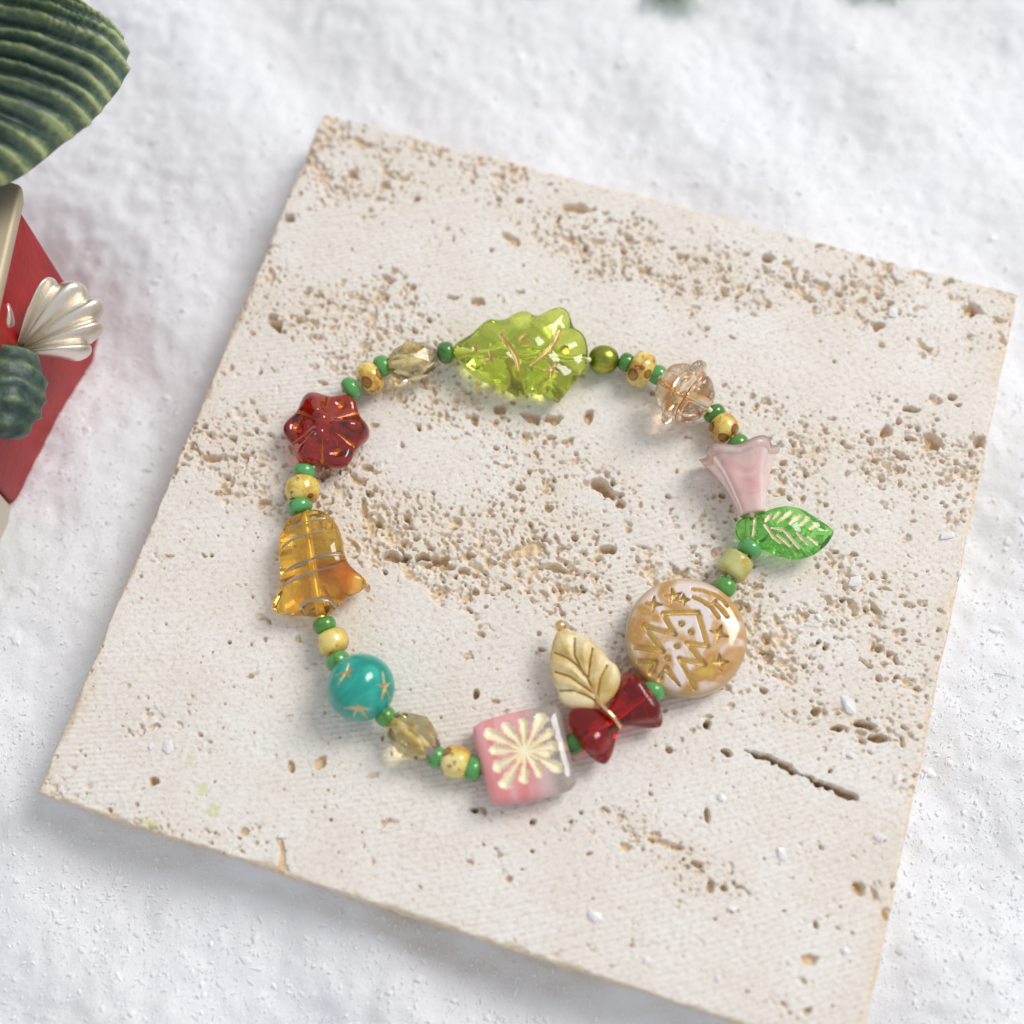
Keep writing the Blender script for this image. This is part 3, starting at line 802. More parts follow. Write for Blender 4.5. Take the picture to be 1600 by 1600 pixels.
# seed bead meshes
def seed_mesh(name, L, Rr, hole, p=2.3, segs=28):
    prof = []
    for k in range(15):
        a = math.pi * (1 - k / 14)
        ca, sa = math.cos(a), math.sin(a)
        x = math.copysign(abs(ca) ** (2 / p), ca) * L / 2
        r = hole + (Rr - hole) * max(0, sa) ** (2 / p)
        prof.append((x, r))
    V, F = lathe(prof, segs, lambda th, x, r: 1 + 0.012 * np.sin(2 * th + 1))
    return fix_normals(np_mesh(name, V, F))
g_mesh = seed_mesh('green_seed_bead', 0.205, 0.142, 0.045); g_mesh.materials.append(M['green'])
y_mesh = seed_mesh('yellow_seed_bead', 0.315, 0.215, 0.06, 2.6); y_mesh.materials.append(M['yellow'])
c_mesh = seed_mesh('olive_cube_bead', 0.31, 0.185, 0.05, 4.5, 32); c_mesh.materials.append(M['olive'])
p_mesh = seed_mesh('olive_pearl_bead', 0.39, 0.20, 0.03, 2.0); p_mesh.materials.append(M['pearl'])
rr = random.Random(3)
n_s = len(strand)
lab = {'g': ('green_seed_bead', g_mesh), 'y': ('yellow_spotted_bead', y_mesh), 'cube': ('olive_cube_bead', c_mesh), 'pearl': ('olive_pearl_bead', p_mesh)}
def px_end(i, side):
    k, c, z = strand[i % n_s]
    if k in ends: return ends[k][0] if side == 'start' else ends[k][1]
    return c
# ends written against the strand order are turned round
for k in ('coin', 'bow', 'square'): pass
seq_dir = {}
for i, (k, c, z) in enumerate(strand):
    if k in ends:
        pv = strand[i - 1][1]
        e = ends[k]
        if math.dist(pv, e[0]) > math.dist(pv, e[1]): ends[k] = (e[1], e[0])
def neighbours(i):
    a = px_end(i - 1, 'end'); b = px_end(i + 1, 'start')
    return a, b
for i, (k, c, z) in enumerate(strand):
    if k in lab:
        a, b = neighbours(i)
        if k == 'g':
            # a seed bead turns half way between its neighbours
            pass
        Mx = frame(c, a, b, z)
        s = 1 + rr.uniform(-0.10, 0.10)
        o = link(lab[k][0], lab[k][1], brace)
        o.matrix_local = on_brace(Mx @ Matrix.Rotation(R(rr.uniform(-9, 9)), 4, 'Z') @ Matrix.Rotation(R(rr.uniform(-8, 8)), 4, 'Y') @ Matrix.Rotation(rr.uniform(0, 6.28), 4, 'X') @ Matrix.Diagonal((1 + rr.uniform(-0.1, 0.08), s, s, 1)))
        if k == 'cube': o['label'] = 'pale yellow green rounded cube bead between two green seed beads'
        if k == 'pearl': o['label'] = 'round metallic olive bead beside the lime tree bead'

# --- lime tree bead
z0 = 0.33
Mx = frame((812, 557), *ends['tree'], z0, 4)
ol = loc_px(Mx, [(660 + a / 5, 440 + b / 5) for a, b in [(240, 540), (262, 496), (320, 460), (375, 432), (412, 396), (462, 352), (520, 316), (590, 322), (650, 314), (700, 283), (770, 256), (832, 262), (868, 284),
    (912, 286), (965, 258), (1030, 232), (1085, 226), (1132, 250), (1158, 305), (1186, 375), (1236, 408), (1276, 465), (1293, 540), (1288, 625), (1274, 692), (1222, 732), (1196, 785), (1150, 832),
    (1104, 888), (1062, 935), (1018, 912), (950, 884), (872, 856), (800, 866), (738, 884), (676, 850), (612, 826), (540, 786), (468, 768), (398, 728), (338, 676), (280, 622), (250, 578)]], z0)
zt = z0 + 0.25
st = [loc_px(Mx, [(783, 522, .026), (794, 537, .032), (806, 556, .032), (811, 576, .022)], zt),
      loc_px(Mx, [(875, 512, .032), (868, 532, .034), (852, 552, .030), (830, 569, .020)], zt)]
for c_, r_, rt in (((765, 557), .085, .3), ((862, 573), .095, .9), ((742, 541), .045, .2)):
    (lx, ly), = loc_px(Mx, [c_], zt)
    st += star(lx, ly, r_, rt, .026, 5, .014)
(lx, ly), = loc_px(Mx, [(821, 532)], zt)
ring_ = [[(lx + .072 * math.cos(a), ly + .072 * math.sin(a), .016) for a in np.linspace(0, 2 * math.pi, 20)]]
def tree_relief(x, y, t, th): return 0.022 * np.sin(x * 11 + 1) * np.sin(y * 13) + 0.008 * np.sin(x * 23) * np.sin(y * 19 + 2) * np.ones_like(th)
def tree_back(x, y, t, th): return 0.045 * np.sin(x * 8) * np.sin(y * 9 + 1) + 0.016 * np.sin(x * 19 + y * 13)
L_ = (at(*ends['tree'][0], z0) - at(*ends['tree'][1], z0)).length
pressed('christmas_tree_bead', poly_radius(ol), 0.24, 2.8, st + ring_, 0.03, tree_relief, tree_back, 280, 95, M['lime'], M['gold'], brace, on_brace(Mx),
        ((-L_ / 2 + .02, 0, 0), (L_ / 2 - .02, 0, 0), 0.055), 'transparent lime green tree shaped glass bead', 'gold_inlay', None, (1, 1, 0.06, -0.17))

# --- bell bead
z0 = 0.26
Mx = frame((490, 885), *ends['bell'], z0, -5)
ol = loc_px(Mx, [(475, 801), (488, 798), (505, 801), (520, 811), (530, 826), (535, 845), (539, 866), (547, 883), (560, 896), (573, 907), (573, 916), (562, 925),
                 (546, 933), (530, 946), (515, 958), (500, 964), (480, 962), (455, 960), (434, 958), (425, 951), (428, 940), (436, 925), (438, 905), (437, 880),
                 (435, 856), (439, 835), (448, 818), (460, 807)], z0)
zt = z0 + 0.2
st = [loc_px(Mx, q, zt) for q in (
    [(438, 853, .012), (455, 842, .016), (475, 835, .016), (506, 828, .010)], [(450, 823, .010), (475, 814, .014), (508, 808, .012)],
    [(438, 893, .012), (460, 883, .016), (500, 870, .014), (537, 863, .016)], [(438, 914, .018), (460, 903, .022), (490, 893, .014), (530, 883, .010)],
    [(472, 956, .012), (467, 944, .014), (480, 938, .016), (500, 934, .018), (512, 936, .018), (522, 944, .022), (518, 950, .018)],
    [(522, 946, .018), (540, 935, .022), (556, 927, .014)])]
def bell_relief(x, y, t, th): return 0.012 * np.sin(x * 12) * np.ones_like(th)
def bell_back(x, y, t, th): return 0.02 * np.sin(x * 14 + y * 3) + 0.02 * np.sin(y * 9)
L_ = (at(*ends['bell'][0], z0) - at(*ends['bell'][1], z0)).length
pressed('bell_bead', poly_radius(ol), 0.21, 3.0, st, 0.022, bell_relief, bell_back, 280, 90, M['amber'], M['silver'], brace, on_brace(Mx),
        ((-L_ / 2 + .03, 0, 0), (L_ / 2 - .03, 0, 0), 0.05, M['lining']), 'transparent amber glass bell bead with a gold stripe', 'silver_stripe_inlay', None, (1, 1, 0.09, 0.03))

# --- coin bead
z0 = 0.22
Mx = frame((1071, 997), *ends['coin'], z0, 0)
def cz(l, w): return [(940 + a / 6.154, 880 + b / 6.154, w) for a, b in l]
zt = z0 + 0.2
raw = [cz([(880, 245), (1000, 265), (1100, 300), (1170, 350), (1205, 395)], .020), cz([(885, 325), (980, 375), (1050, 420), (1120, 520)], .022),
       cz([(1090, 380), (1150, 440), (1205, 510)], .022), cz([(1060, 390), (1105, 345)], .010),
       cz([(330, 800), (590, 850), (405, 600), (700, 685), (588, 485), (925, 475), (1018, 800), (820, 770), (990, 975), (745, 920), (905, 1190)], .026),
       cz([(360, 935), (525, 945), (485, 1040)], .022), cz([(485, 1040)], .038), cz([(600, 1030), (565, 1095)], .02), cz([(565, 1095)], .036)]
raw.append([(940 + 620 / 6.154, 880 + 1010 / 6.154, .034), (940 + 755 / 6.154, 880 + 1175 / 6.154, .012)])
for d_ in ((765, 585), (860, 665), (725, 800), (635, 915)): raw.append(cz([d_], .034))
st = [[(a, b, w * 1.4) for a, b, w in loc_px(Mx, q, zt)] for q in raw]
for c_, r_, rt, p_ in (((500, 390), .10, .5, 4), ((695, 320), .11, .2, 5), ((790, 350), .07, .6, 4), ((1125, 680), .11, .3, 4), ((1140, 950), .10, .7, 4)):
    (lx, ly), = loc_px(Mx, [(940 + c_[0] / 6.154, 880 + c_[1] / 6.154)], zt)
    st += star(lx, ly, r_, rt, .045, p_, .012)
pressed('tree_coin_bead', lambda th: np.full(th.shape, 0.735), 0.20, 4.0, st, 0.058, lambda x, y, t, th: 0.03 * (1 - t * t) * np.ones_like(th), None, 360, 130, M['coin'], M['gold'],
        brace, on_brace(Mx), None, 'large round caramel and white glass bead with a gold tree and stars')

# --- pink square bead
z0 = 0.23
Mx = frame((819, 1182), *ends['square'], z0, 3)
ol_px = [(739, 1146), (744, 1134), (757, 1127), (806, 1113), (856, 1103), (870, 1105), (877, 1117), (889, 1170), (899, 1218), (896, 1230), (884, 1238),
         (835, 1250), (788, 1258), (773, 1257), (765, 1247), (752, 1200)]
ol = loc_px(Mx, ol_px, z0)
zt = z0 + 0.2
def sq(l): return [(640 + a / 5.333, 1060 + b / 5.333) for a, b in l]
(cx_, cy_), = loc_px(Mx, sq([(965, 600)]), zt)
st = []
for (tx, ty), w in zip([(675, 450), (815, 400), (950, 360), (1100, 325), (1170, 450), (1185, 560), (1230, 740), (1085, 790), (955, 830), (800, 870), (745, 725), (715, 590), (1040, 700), (880, 470), (1150, 610)],
                       [.082, .072, .064, .084, .055, .062, .070, .050, .064, .082, .076, .074, .05, .05, .068]):
    (lx, ly), = loc_px(Mx, sq([(tx, ty)]), zt)
    st.append([(cx_, cy_, .045), (cx_ + (lx - cx_) * .45, cy_ + (ly - cy_) * .45, .028), (lx, ly, w)])
pressed('square_bead', poly_radius(ol, 5), 0.19, 3.8, st, 0.04, lambda x, y, t, th: 0.006 * np.sin(x * 7 + 1) * np.sin(y * 6), None, 320, 110, M['square'], M['pale_gold'], brace, on_brace(Mx),
        ((-.53, 0, 0), (.53, 0, 0), 0.06, M['creamlining']), 'square glass bead, milky pink on one side and clear on the other', 'gold_starburst_inlay')

# --- red flower bead
z0 = 0.27
Mx = frame((510, 673), *ends['redflower'], z0)
(ax_, ay_), = loc_px(Mx, [(578, 676)], z0)
a0 = math.atan2(ay_, ax_)
def rf_out(th): return 0.515 + 0.042 * np.cos(6 * (th - a0))
def rf_relief(x, y, t, th):
    r_ = np.hypot(x, y)
    lobes = 0.055 * np.cos(6 * (th - a0)) * sstep(r_, 0.12, 0.4)
    ridge = 0.07 * np.cos(3 * (th - a0)) * sstep(r_, 0.05, 0.2)
    pit = 0
    for k in (1, 3, 5):
        a = a0 + R(60 * k)
        pit = pit - 0.13 * np.exp(-((x - .37 * math.cos(a)) ** 2 + (y - .37 * math.sin(a)) ** 2) / .0105)
    return lobes + ridge + pit
st = []
for k in range(6):
    a = a0 + R(60 * k + 30)
    st.append([(.20 * math.cos(a), .20 * math.sin(a), .010), (.44 * math.cos(a), .44 * math.sin(a), .026)])
for k in (1, 3, 5):
    a = a0 + R(60 * k)
    st.append([(.37 * math.cos(a), .37 * math.sin(a), .058)])
pressed('flower_bead', rf_out, 0.235, 2.3, st, 0.018, rf_relief, rf_relief, 260, 85, M['garnet'], M['copper'], brace, on_brace(Mx),
        None, 'deep red six lobed glass flower bead', 'copper_inlay')

# --- teal star bead
z0 = 0.41
Mx = frame((564, 1074), *ends['teal'], z0)
zt = z0 + 0.3
st = []
for c_, tips in (((543, 1051), [(546, 1036), (555, 1046), (549, 1062), (529, 1071), (524, 1055)]),
                 ((600, 1071), [(597, 1049), (608, 1062), (607, 1086), (595, 1091), (589, 1070)]),
                 ((559, 1105), [(536, 1105), (559, 1099), (577, 1106), (572, 1118), (549, 1116)])):
    (lx, ly), = loc_px(Mx, [c_], zt)
    for tp in tips:
        (qx_, qy_), = loc_px(Mx, [tp], zt)
        st.append([(lx, ly, .020), (qx_, qy_, .007)])
def teal_relief(x, y, t, th):
    v = 0
    for c_ in ((543, 1051), (602, 1071), (559, 1108)):
        (lx, ly), = loc_px(Mx, [c_], zt)
        v = v - 0.035 * np.exp(-((x - lx) ** 2 + (y - ly) ** 2) / .018)
    return v
pressed('round_star_bead', lambda th: np.full(th.shape, 0.405), 0.405, 2.0, st, 0.014, teal_relief, None, 280, 100, M['teal'], M['gold'], brace, on_brace(Mx),
        None, 'round teal glass bead with engraved gold stars', 'gold_star_inlay')

# --- pink trumpet flower
z0 = 0.36
Mx = frame((1166, 754), *ends['flower'], z0)
L_ = (at(*ends['flower'][0], z0) - at(*ends['flower'][1], z0)).length
prof = []
for k in range(26):   # outer wall from the narrow end to the rim
    t = k / 25
    prof.append((L_ / 2 - t * (L_ + .02), 0.155 + 0.17 * t + 0.17 * t ** 2.4))
for k in range(22):   # and back inside
    t = 1 - k / 21
    prof.append((L_ / 2 - 0.08 - t * (L_ - 0.16), max(0.06, 0.06 + 0.12 * t + 0.27 * t ** 3)))
def petal(th, x, r):
    w = sstep(np.array(-x), -0.25, L_ / 2)
    return 1 + w * (0.055 * np.cos(5 * th + 0.6)) + 0.055 * np.cos(5 * th + 0.6)
V, F = lathe(prof, 90, petal)
# the rim dips between the petals
th_ = np.arctan2(V[:, 2], V[:, 1]); wr = sstep(-V[:, 0], 0.1, L_ / 2)
V[:, 0] += wr * 0.03 * (1 - np.cos(5 * th_ + 0.6))
V[:, 2] *= 0.80
o = link('trumpet_flower_bead', fix_normals(np_mesh('trumpet_flower_bead', V, F)), brace, [M['pink']])
o.matrix_local = on_brace(Mx); o['label'] = 'pale pink frosted glass trumpet flower bead'

# --- green leaf bead
zl = 0.30
Mx = frame((1225, 832), (1165, 823), (1300, 838), zl, 8, -6)
def lz(l, w=None): return [(1060 + q[0] / 5.714, 740 + q[1] / 5.714) + ((q[2] if len(q) > 2 else w,) if w is not None else ()) for q in l]
ol = loc_px(Mx, lz([(510, 490), (520, 440), (560, 402), (620, 385), (680, 380), (730, 366), (800, 330), (900, 303), (1000, 303), (1100, 330), (1200, 388), (1300, 455),
                    (1368, 512), (1378, 545), (1330, 630), (1240, 708), (1150, 750), (1050, 766), (950, 748), (870, 722), (790, 685), (720, 645), (650, 605), (580, 594), (530, 568)]), zl)
zt = zl + 0.14
st = [loc_px(Mx, lz(q, .016), zt) for q in (
    [(780, 420), (820, 370, .024)], [(850, 400, .012), (900, 345, .022)], [(890, 430, .012), (960, 380, .026), (1010, 335, .018)], [(1000, 450, .016), (1050, 400, .030), (1090, 375, .022)],
    [(1090, 460, .016), (1150, 410, .030)], [(1180, 490, .022), (1235, 460, .034)],
    [(775, 455), (850, 560), (910, 610)], [(830, 480, .012), (930, 490), (1080, 655, .018)], [(890, 545), (1000, 640)], [(1060, 530), (1160, 630)], [(1160, 560), (1240, 620, .022)],
    [(688, 390), (680, 490), (665, 580)])]
st = [[(a, b, w * 1.15) for a, b, w in s] for s in st]
pressed('green_leaf_bead', poly_radius(ol), 0.135, 2.2, st, 0.022, lambda x, y, t, th: 0.012 * np.sin(x * 18 + np.abs(y) * 14), lambda x, y, t, th: 0.03 * np.sin(x * 18 + np.abs(y) * 18), 280, 90,
        M['leafglass'], M['pale_gold'], brace, on_brace(Mx), None, 'transparent green glass leaf bead with gold veins', 'gold_vein_inlay', None, (1, 1, 0.05, -0.12))

# --- ruby bow bead
z0 = 0.28
Mx = frame((961, 1120), *ends['bow'], z0)
prof = []
Lb = (at(*ends['bow'][0], z0) - at(*ends['bow'][1], z0)).length
for k in range(49):
    t = -1 + 2 * k / 48
    a = abs(t)
    r_ = 0.13 + 0.25 * (sstep(np.array(a), -0.1, 0.78) - 0.03) if a < 0.72 else 0.372 * max(0.0, 1 - ((a - 0.72) / 0.28) ** 2.2) ** (1 / 2.2)
    prof.append((t * Lb / 2, max(float(r_), 0.045)))
def bowf(th, x, r): return 1 + 0.075 * np.cos(5 * th + (0.4 if x > 0 else 1.6)) * min(1, abs(x) / 0.2)
V, F = lathe(prof, 80, bowf)
V[:, 2] *= 0.78
o = link('bow_bead', fix_normals(np_mesh('bow_bead', V, F)), brace, [M['ruby']])
o.matrix_local = on_brace(Mx); o['label'] = 'transparent ruby red fluted glass bow bead'

# --- turbine bead
z0 = 0.42
Mx = frame((1071, 613), *ends['turbine'], z0)
ctl = np.array([(-.37, .06), (-.36, .13), (-.31, .24), (-.22, .31), (-.16, .33), (-.12, .36), (-.07, .43), (-.01, .455), (.03, .42), (.06, .35), (.10, .325), (.15, .33), (.22, .30), (.29, .235), (.35, .16), (.37, .06)])
prof = [tuple(q) for q in catmull(ctl, False, 4)]
def turb(th, x, r): return 1 + (0.045 + 0.05 * math.exp(-((x + 0.03) / 0.08) ** 2)) * np.cos(7 * th + 3 * x) * sstep(np.array(r), 0.12, 0.3)
V, F = lathe(prof, 112, turb)
o = link('turbine_bead', fix_normals(np_mesh('turbine_bead', V, F)), brace, [M['topaz']])
o.matrix_local = on_brace(Mx)
for xr, rr_ in ((0.072, 0.338),):
    pt = [(xr, q * math.cos(a), q * math.sin(a)) for a in np.linspace(0, 2 * math.pi, 84, endpoint=False) for q in (rr_ * (1 + 0.06 * math.cos(7 * a + 3 * xr)),)]
    link('copper_line', tube_mesh('copper_line', pt, 0.009, 6, True), o, [M['copper']])
o['label'] = 'clear topaz scalloped lantern shaped glass bead with a copper line'

# --- two faceted ovals
def facet_mesh():
    rings = [(-0.33, .10, 0), (-0.21, .205, .5), (0, .262, 0), (0.21, .205, .5), (0.33, .10, 0)]
    bm = bmesh.new(); rv = []
    for x, r_, ph in rings:
        rv.append([bm.verts.new((x, r_ * math.cos(2 * math.pi * (k + ph) / 6), r_ * math.sin(2 * math.pi * (k + ph) / 6))) for k in range(6)])
    for a, b_, ph in ((0, 1, 0), (1, 2, 1), (2, 3, 0), (3, 4, 1)):
        for k in range(6):
            j = (k + 1) % 6
            if ph == 0:
                bm.faces.new((rv[a][k], rv[a][j], rv[b_][k])); bm.faces.new((rv[a][j], rv[b_][j], rv[b_][k]))
            else:
                bm.faces.new((rv[a][k], rv[a][j], rv[b_][j])); bm.faces.new((rv[a][k], rv[b_][j], rv[b_][k]))
    bm.faces.new(rv[0]); bm.faces.new(rv[-1])
    bmesh.ops.recalc_face_normals(bm, faces=bm.faces)
    bmesh.ops.bevel(bm, geom=list(bm.edges), offset=0.004, segments=1, affect='EDGES')
    tip = [f for f in bm.faces if f.calc_center_median().x > 0.268]
    for f in tip: f.material_index = 1
    bmesh.ops.recalc_face_normals(bm, faces=bm.faces)
    me = bpy.data.meshes.new('faceted_oval_bead'); bm.to_mesh(me); bm.free()
    me.materials.append(M['facet']); me.materials.append(M['lavender'])
    return me
fm = facet_mesh()
fi = 0
for i, (k, c, z) in enumerate(strand):
    if k != 'facet': continue
    a, b_ = (((609, 574), (683, 556)), ((613, 1124), (684, 1176)))[1 - fi]  if False else (((613, 1124), (682, 1176)) if fi == 0 else ((608, 573), (684, 556)))
    Mx = frame(c, a, b_, z)
    o = link('faceted_oval_bead', fm, brace)
    o.matrix_local = on_brace(Mx @ Matrix.Rotation(R(14 if fi == 0 else 40), 4, 'X') @ Matrix.Diagonal((1.0, 1.06, 1.06, 1)))
    o['label'] = ('clear olive faceted oval bead with a painted lavender reflection, below the teal bead' if fi == 0 else 'smoky olive faceted oval bead with a painted lavender reflection, beside the red flower bead')
    fi += 1

# --- ivory leaf charm on its pin
zl = 0.34
Mx = frame((912, 1047), (876, 985), (940, 1100), zl, 6, 4)
def gz(l, w=None): return [(820 + q[0] / 5.714, 940 + q[1] / 5.714) + ((q[2] if len(q) > 2 else w,) if w is not None else ()) for q in l]
ol = loc_px(Mx, gz([(290, 275), (330, 262), (380, 266), (460, 290), (560, 330), (625, 380), (700, 450), (755, 525), (815, 570), (850, 640), (855, 720), (825, 805), (770, 870),
                    (700, 930), (620, 970), (520, 977), (420, 962), (340, 920), (300, 865), (292, 800), (250, 720), (232, 620), (224, 520), (238, 420), (258, 340)]), zl)
zt = zl + 0.13
st = [loc_px(Mx, gz(q, .014), zt) for q in (
    [(445, 330), (445, 480), (500, 590), (565, 690), (610, 790), (650, 912, .01)], [(605, 420), (585, 520), (565, 690)], [(735, 570), (675, 690), (655, 800), (650, 890)],
    [(262, 450), (380, 500), (460, 560), (530, 650)], [(265, 620), (400, 665), (520, 750), (605, 810)], [(310, 790), (440, 790), (560, 838), (640, 890)])]
iv_st = [[(a, b, .07) for a, b, w in q] for q in st]
def iv_relief(x, y, t, th):
    return -0.035 * np.exp(-np.minimum(seg_field(x, y, iv_st), 3) ** 2)
charm = pressed('ivory_leaf_charm', poly_radius(ol), 0.13, 2.6, st, 0.035, iv_relief, None, 300, 100, M['ivory'], M['gold'], brace, on_brace(Mx), None,
        'ivory glass leaf charm washed in gold', 'gold_vein_inlay')
# pin: ball, shank through the leaf, loop round the waist of the bow
pz = []
ball = at(876, 978, 0.36)
bm = bmesh.new(); bmesh.ops.create_uvsphere(bm, u_segments=24, v_segments=16, radius=0.072)
me = bpy.data.meshes.new('pin_ball'); bm.to_mesh(me); bm.free()
for p in me.polygons: p.use_smooth = True
o = link('pin_ball', me, brace, [M['wire']]); o.location = ball - brace.location
def wpt(px, py, z): return tuple(at(px, py, z) - brace.location)
pin = [wpt(877, 982, .36), wpt(884, 996, .35), wpt(905, 1035, .34), wpt(930, 1085, .36), wpt(938, 1100, .42), wpt(946, 1108, .46), wpt(956, 1118, .46),
       wpt(964, 1128, .43), wpt(968, 1134, .36), wpt(968, 1136, .25), wpt(962, 1130, .14), wpt(948, 1112, .14), wpt(940, 1102, .25), wpt(939, 1100, .36)]
link('pin_wire', tube_mesh('pin_wire', catmull(pin, False, 5), 0.030, 10), brace, [M['wire']])

# ------------------------------------------------------------------ flakes lying on the tile
def flake_mesh(seed):
    r_ = random.Random(seed)
    bm = bmesh.new()
    vs_ = []
    for k in range(9):
        a = 2 * math.pi * k / 9 + r_.uniform(-.25, .25)
        q = r_.uniform(.45, 1)
        vs_.append(bm.verts.new((q * math.cos(a), q * .75 * math.sin(a), r_.uniform(-.15, .25))))
    for k in range(4): vs_.append(bm.verts.new((r_.uniform(-.4, .4), r_.uniform(-.3, .3), r_.uniform(.15, .55))))
    for k in range(2): vs_.append(bm.verts.new((r_.uniform(-.3, .3), r_.uniform(-.2, .2), -.18)))
    bmesh.ops.convex_hull(bm, input=vs_)
    me = bpy.data.meshes.new('snow_flake'); bm.to_mesh(me); bm.free()
    me.materials.append(M['flake'])
    return me
fms = [flake_mesh(s) for s in range(7)]
GRP = 'snow flakes fallen on the stone tile'
fl = [((1325, 1100, 19), 'largest white snow flake on the tile, between the round caramel bead and right edge'),
 ((1338, 907, 17), 'white snow flake on the tile below and right of the green glass leaf tip'),
 ((1480, 836, 15), 'shining white snow flake at the right rim of the tile, level with the glass leaf'),
 ((264, 1166, 14), 'clear triangular snow flake on the smooth left part of the tile'),
 ((236, 1166, 8), 'small snow flake just left of the clear triangular one on the tile'),
 ((930, 1432, 15), 'broad thin snow flake alone on the smooth lower middle of the tile'),
 ((438, 1306, 6), 'tiny snow flake on the lower left of the tile above a short crack'),
 ((1330, 1180, 9), 'snow flake just above the long dark crack, left of a second flake'),
 ((1402, 1218, 11), 'snow flake beside the right edge of the tile, level with the long dark crack'),
 ((1222, 1335, 12), 'thin snow flake below the long dark crack in the lower right of the tile'),
 ((1128, 1245, 9), 'snow flake at the left end of the long dark crack in the tile'),
 ((1122, 1528, 9), 'snow flake nearest the bottom edge of the tile'),
 ((1145, 1420, 9), 'upright sliver of snow on the lower right of the tile, left of a small pit'),
 ((1320, 1484, 9), 'snow flake nearest the lower right corner of the tile'),
 ((1376, 1308, 10), 'snow flake by the right tile edge, below the end of the long dark crack'),
 ((1395, 487, 14), 'blurred white snow flake near the top right corner of the tile'),
 ((1280, 965, 8), 'snow flake on the tile right beside the rim of the round caramel bead'),
 ((1500, 895, 8), 'snow flake on the right rim of the tile, below the shining one'),
 ((1470, 705, 8), 'snow flake lying in the large pitted hollow near the right edge of the tile'),
 ((1010, 1500, 6), 'tiny snow flake on the smooth stone near the bottom middle of the tile')]
for i, ((px, py, s), lb) in enumerate(fl):
    p = at(px, py, 0.02)
    o = link('snow_flake', fms[i % 7])
    o.location = p; k = s / 122
    o.scale = (k, k * rr.uniform(.6, 1), k * .55); o.rotation_euler = (rr.uniform(-.2, .2), rr.uniform(-.2, .2), rr.uniform(0, 6.28))
    tag(o, lb, 'snow flake', GRP)

# ------------------------------------------------------------------ painted figurine at the left
fig = empty('figurine', (at(-60, 600, SNOW_Z).x, at(-60, 600, SNOW_Z).y, SNOW_Z))
tag(fig, 'painted Christmas figurine with green ribbed bough, red side and silver bow, sunk in snow', 'figurine')
F0 = Vector(fig.location)
def solid(name, lo_px, z0_, hi_px, z1_, mat, bev=0.05):
    """block between a lower and an upper outline"""
    bm = bmesh.new()
    lo = [bm.verts.new(at(px, py, z0_) - F0) for px, py in lo_px]
    hi = [bm.verts.new(at(px, py, z1_) - F0) for px, py in hi_px]
    bm.faces.new(lo); bm.faces.new(hi)
    for k in range(len(lo)):
        j = (k + 1) % len(lo)
        bm.faces.new((lo[k], lo[j], hi[j], hi[k]))
    bmesh.ops.recalc_face_normals(bm, faces=bm.faces)
    bmesh.ops.bevel(bm, geom=list(bm.edges), offset=bev, segments=3, affect='EDGES', profile=0.5)
    me = bpy.data.meshes.new(name); bm.to_mesh(me); bm.free()
    for p in me.polygons: p.use_smooth = True
    return link(name, me, fig, [mat])
z_top = 1.74
solid('red_side', [(172, 548), (36, 803), (-400, 700), (-300, 350)], -1.25, [(31, 322), (-52, 700), (-420, 600), (-320, 220)], z_top, M['red'], 0.09)
solid('cream_panel', [(35, 806), (-60, 1000), (-440, 920), (-400, 704)], -1.25, [(-54, 703), (-90, 860), (-460, 800), (-422, 604)], z_top - .1, M['cream'], 0.09)
solid('gold_lid', [(40, 318), (-44, 700), (-420, 610), (-310, 210)], z_top + .004, [(38, 286), (-50, 668), (-430, 590), (-320, 180)], z_top + .24, M['gilt'], 0.08)

# ribbed bough: dome over a tongue shaped outline, grooves running to the tip
zb_ = 2.55
outl = [(-330, 60), (-200, -20), (-60, -30), (20, -6), (62, 10), (110, 22), (150, 32), (182, 52), (197, 76), (199, 108), (190, 132), (165, 162), (138, 192), (98, 222), (62, 252),
        (28, 276), (0, 290), (-60, 320), (-200, 300), (-320, 200)]
cb = at(-40, 130, zb_)
olb = [((at(px, py, zb_) - cb).x, (at(px, py, zb_) - cb).y) for px, py in outl]
fo = poly_radius(olb)
nt_, nr_ = 340, 110
th = np.linspace(0, 2 * math.pi, nt_, endpoint=False)
Ro = fo(th)
ts = np.concatenate([np.linspace(0.01, 0.9, 90), 0.9 + 0.1 * np.sin(np.linspace(0, math.pi / 2, 31)[1:])])
xx = ts[:, None] * Ro * np.cos(th); yy = ts[:, None] * Ro * np.sin(th)
prof_ = np.sqrt(np.clip(1 - ts[:, None] ** 2.4, 0, 1))
fan = yy + 0.17 * xx + 0.035 * (xx - 0.5) * yy + 0.010 * np.sin(xx * 5.1 + yy * 3)
ph_ = fan * 14.0 + 0.5 * np.sin(fan * 5.3 + 1)
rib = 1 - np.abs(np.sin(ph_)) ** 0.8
lump = np.sin(xx * 6.1 + yy * 4.3) * np.sin(xx * 3.7 - yy * 7.9) + 0.6 * np.sin(xx * 13 + yy * 9) * np.sin(xx * 8 - yy * 15)
zz = 0.75 * prof_ + (0.20 * rib * (1 + 0.12 * lump) + 0.022 * np.sin(fan * 80 + xx * 2) + 0.015 * lump) * sstep(prof_, 0.02, 0.35)
edge_w = 1 + (0.010 * lump + 0.008 * np.sin(th[None, :] * 41)) * sstep(-prof_, -0.5, 0) + 0.020 * rib * sstep(-prof_, -0.5, 0)
Vt = np.stack([xx * edge_w, yy * edge_w, zz], -1).reshape(-1, 3)
idx = np.arange(len(ts) * nt_).reshape(len(ts), nt_)
Fq = [np.stack([idx[:-1], idx[1:], np.roll(idx[1:], -1, 1), np.roll(idx[:-1], -1, 1)], -1).reshape(-1, 4)]
tb_ = np.linspace(0.05, 0.97, 12)
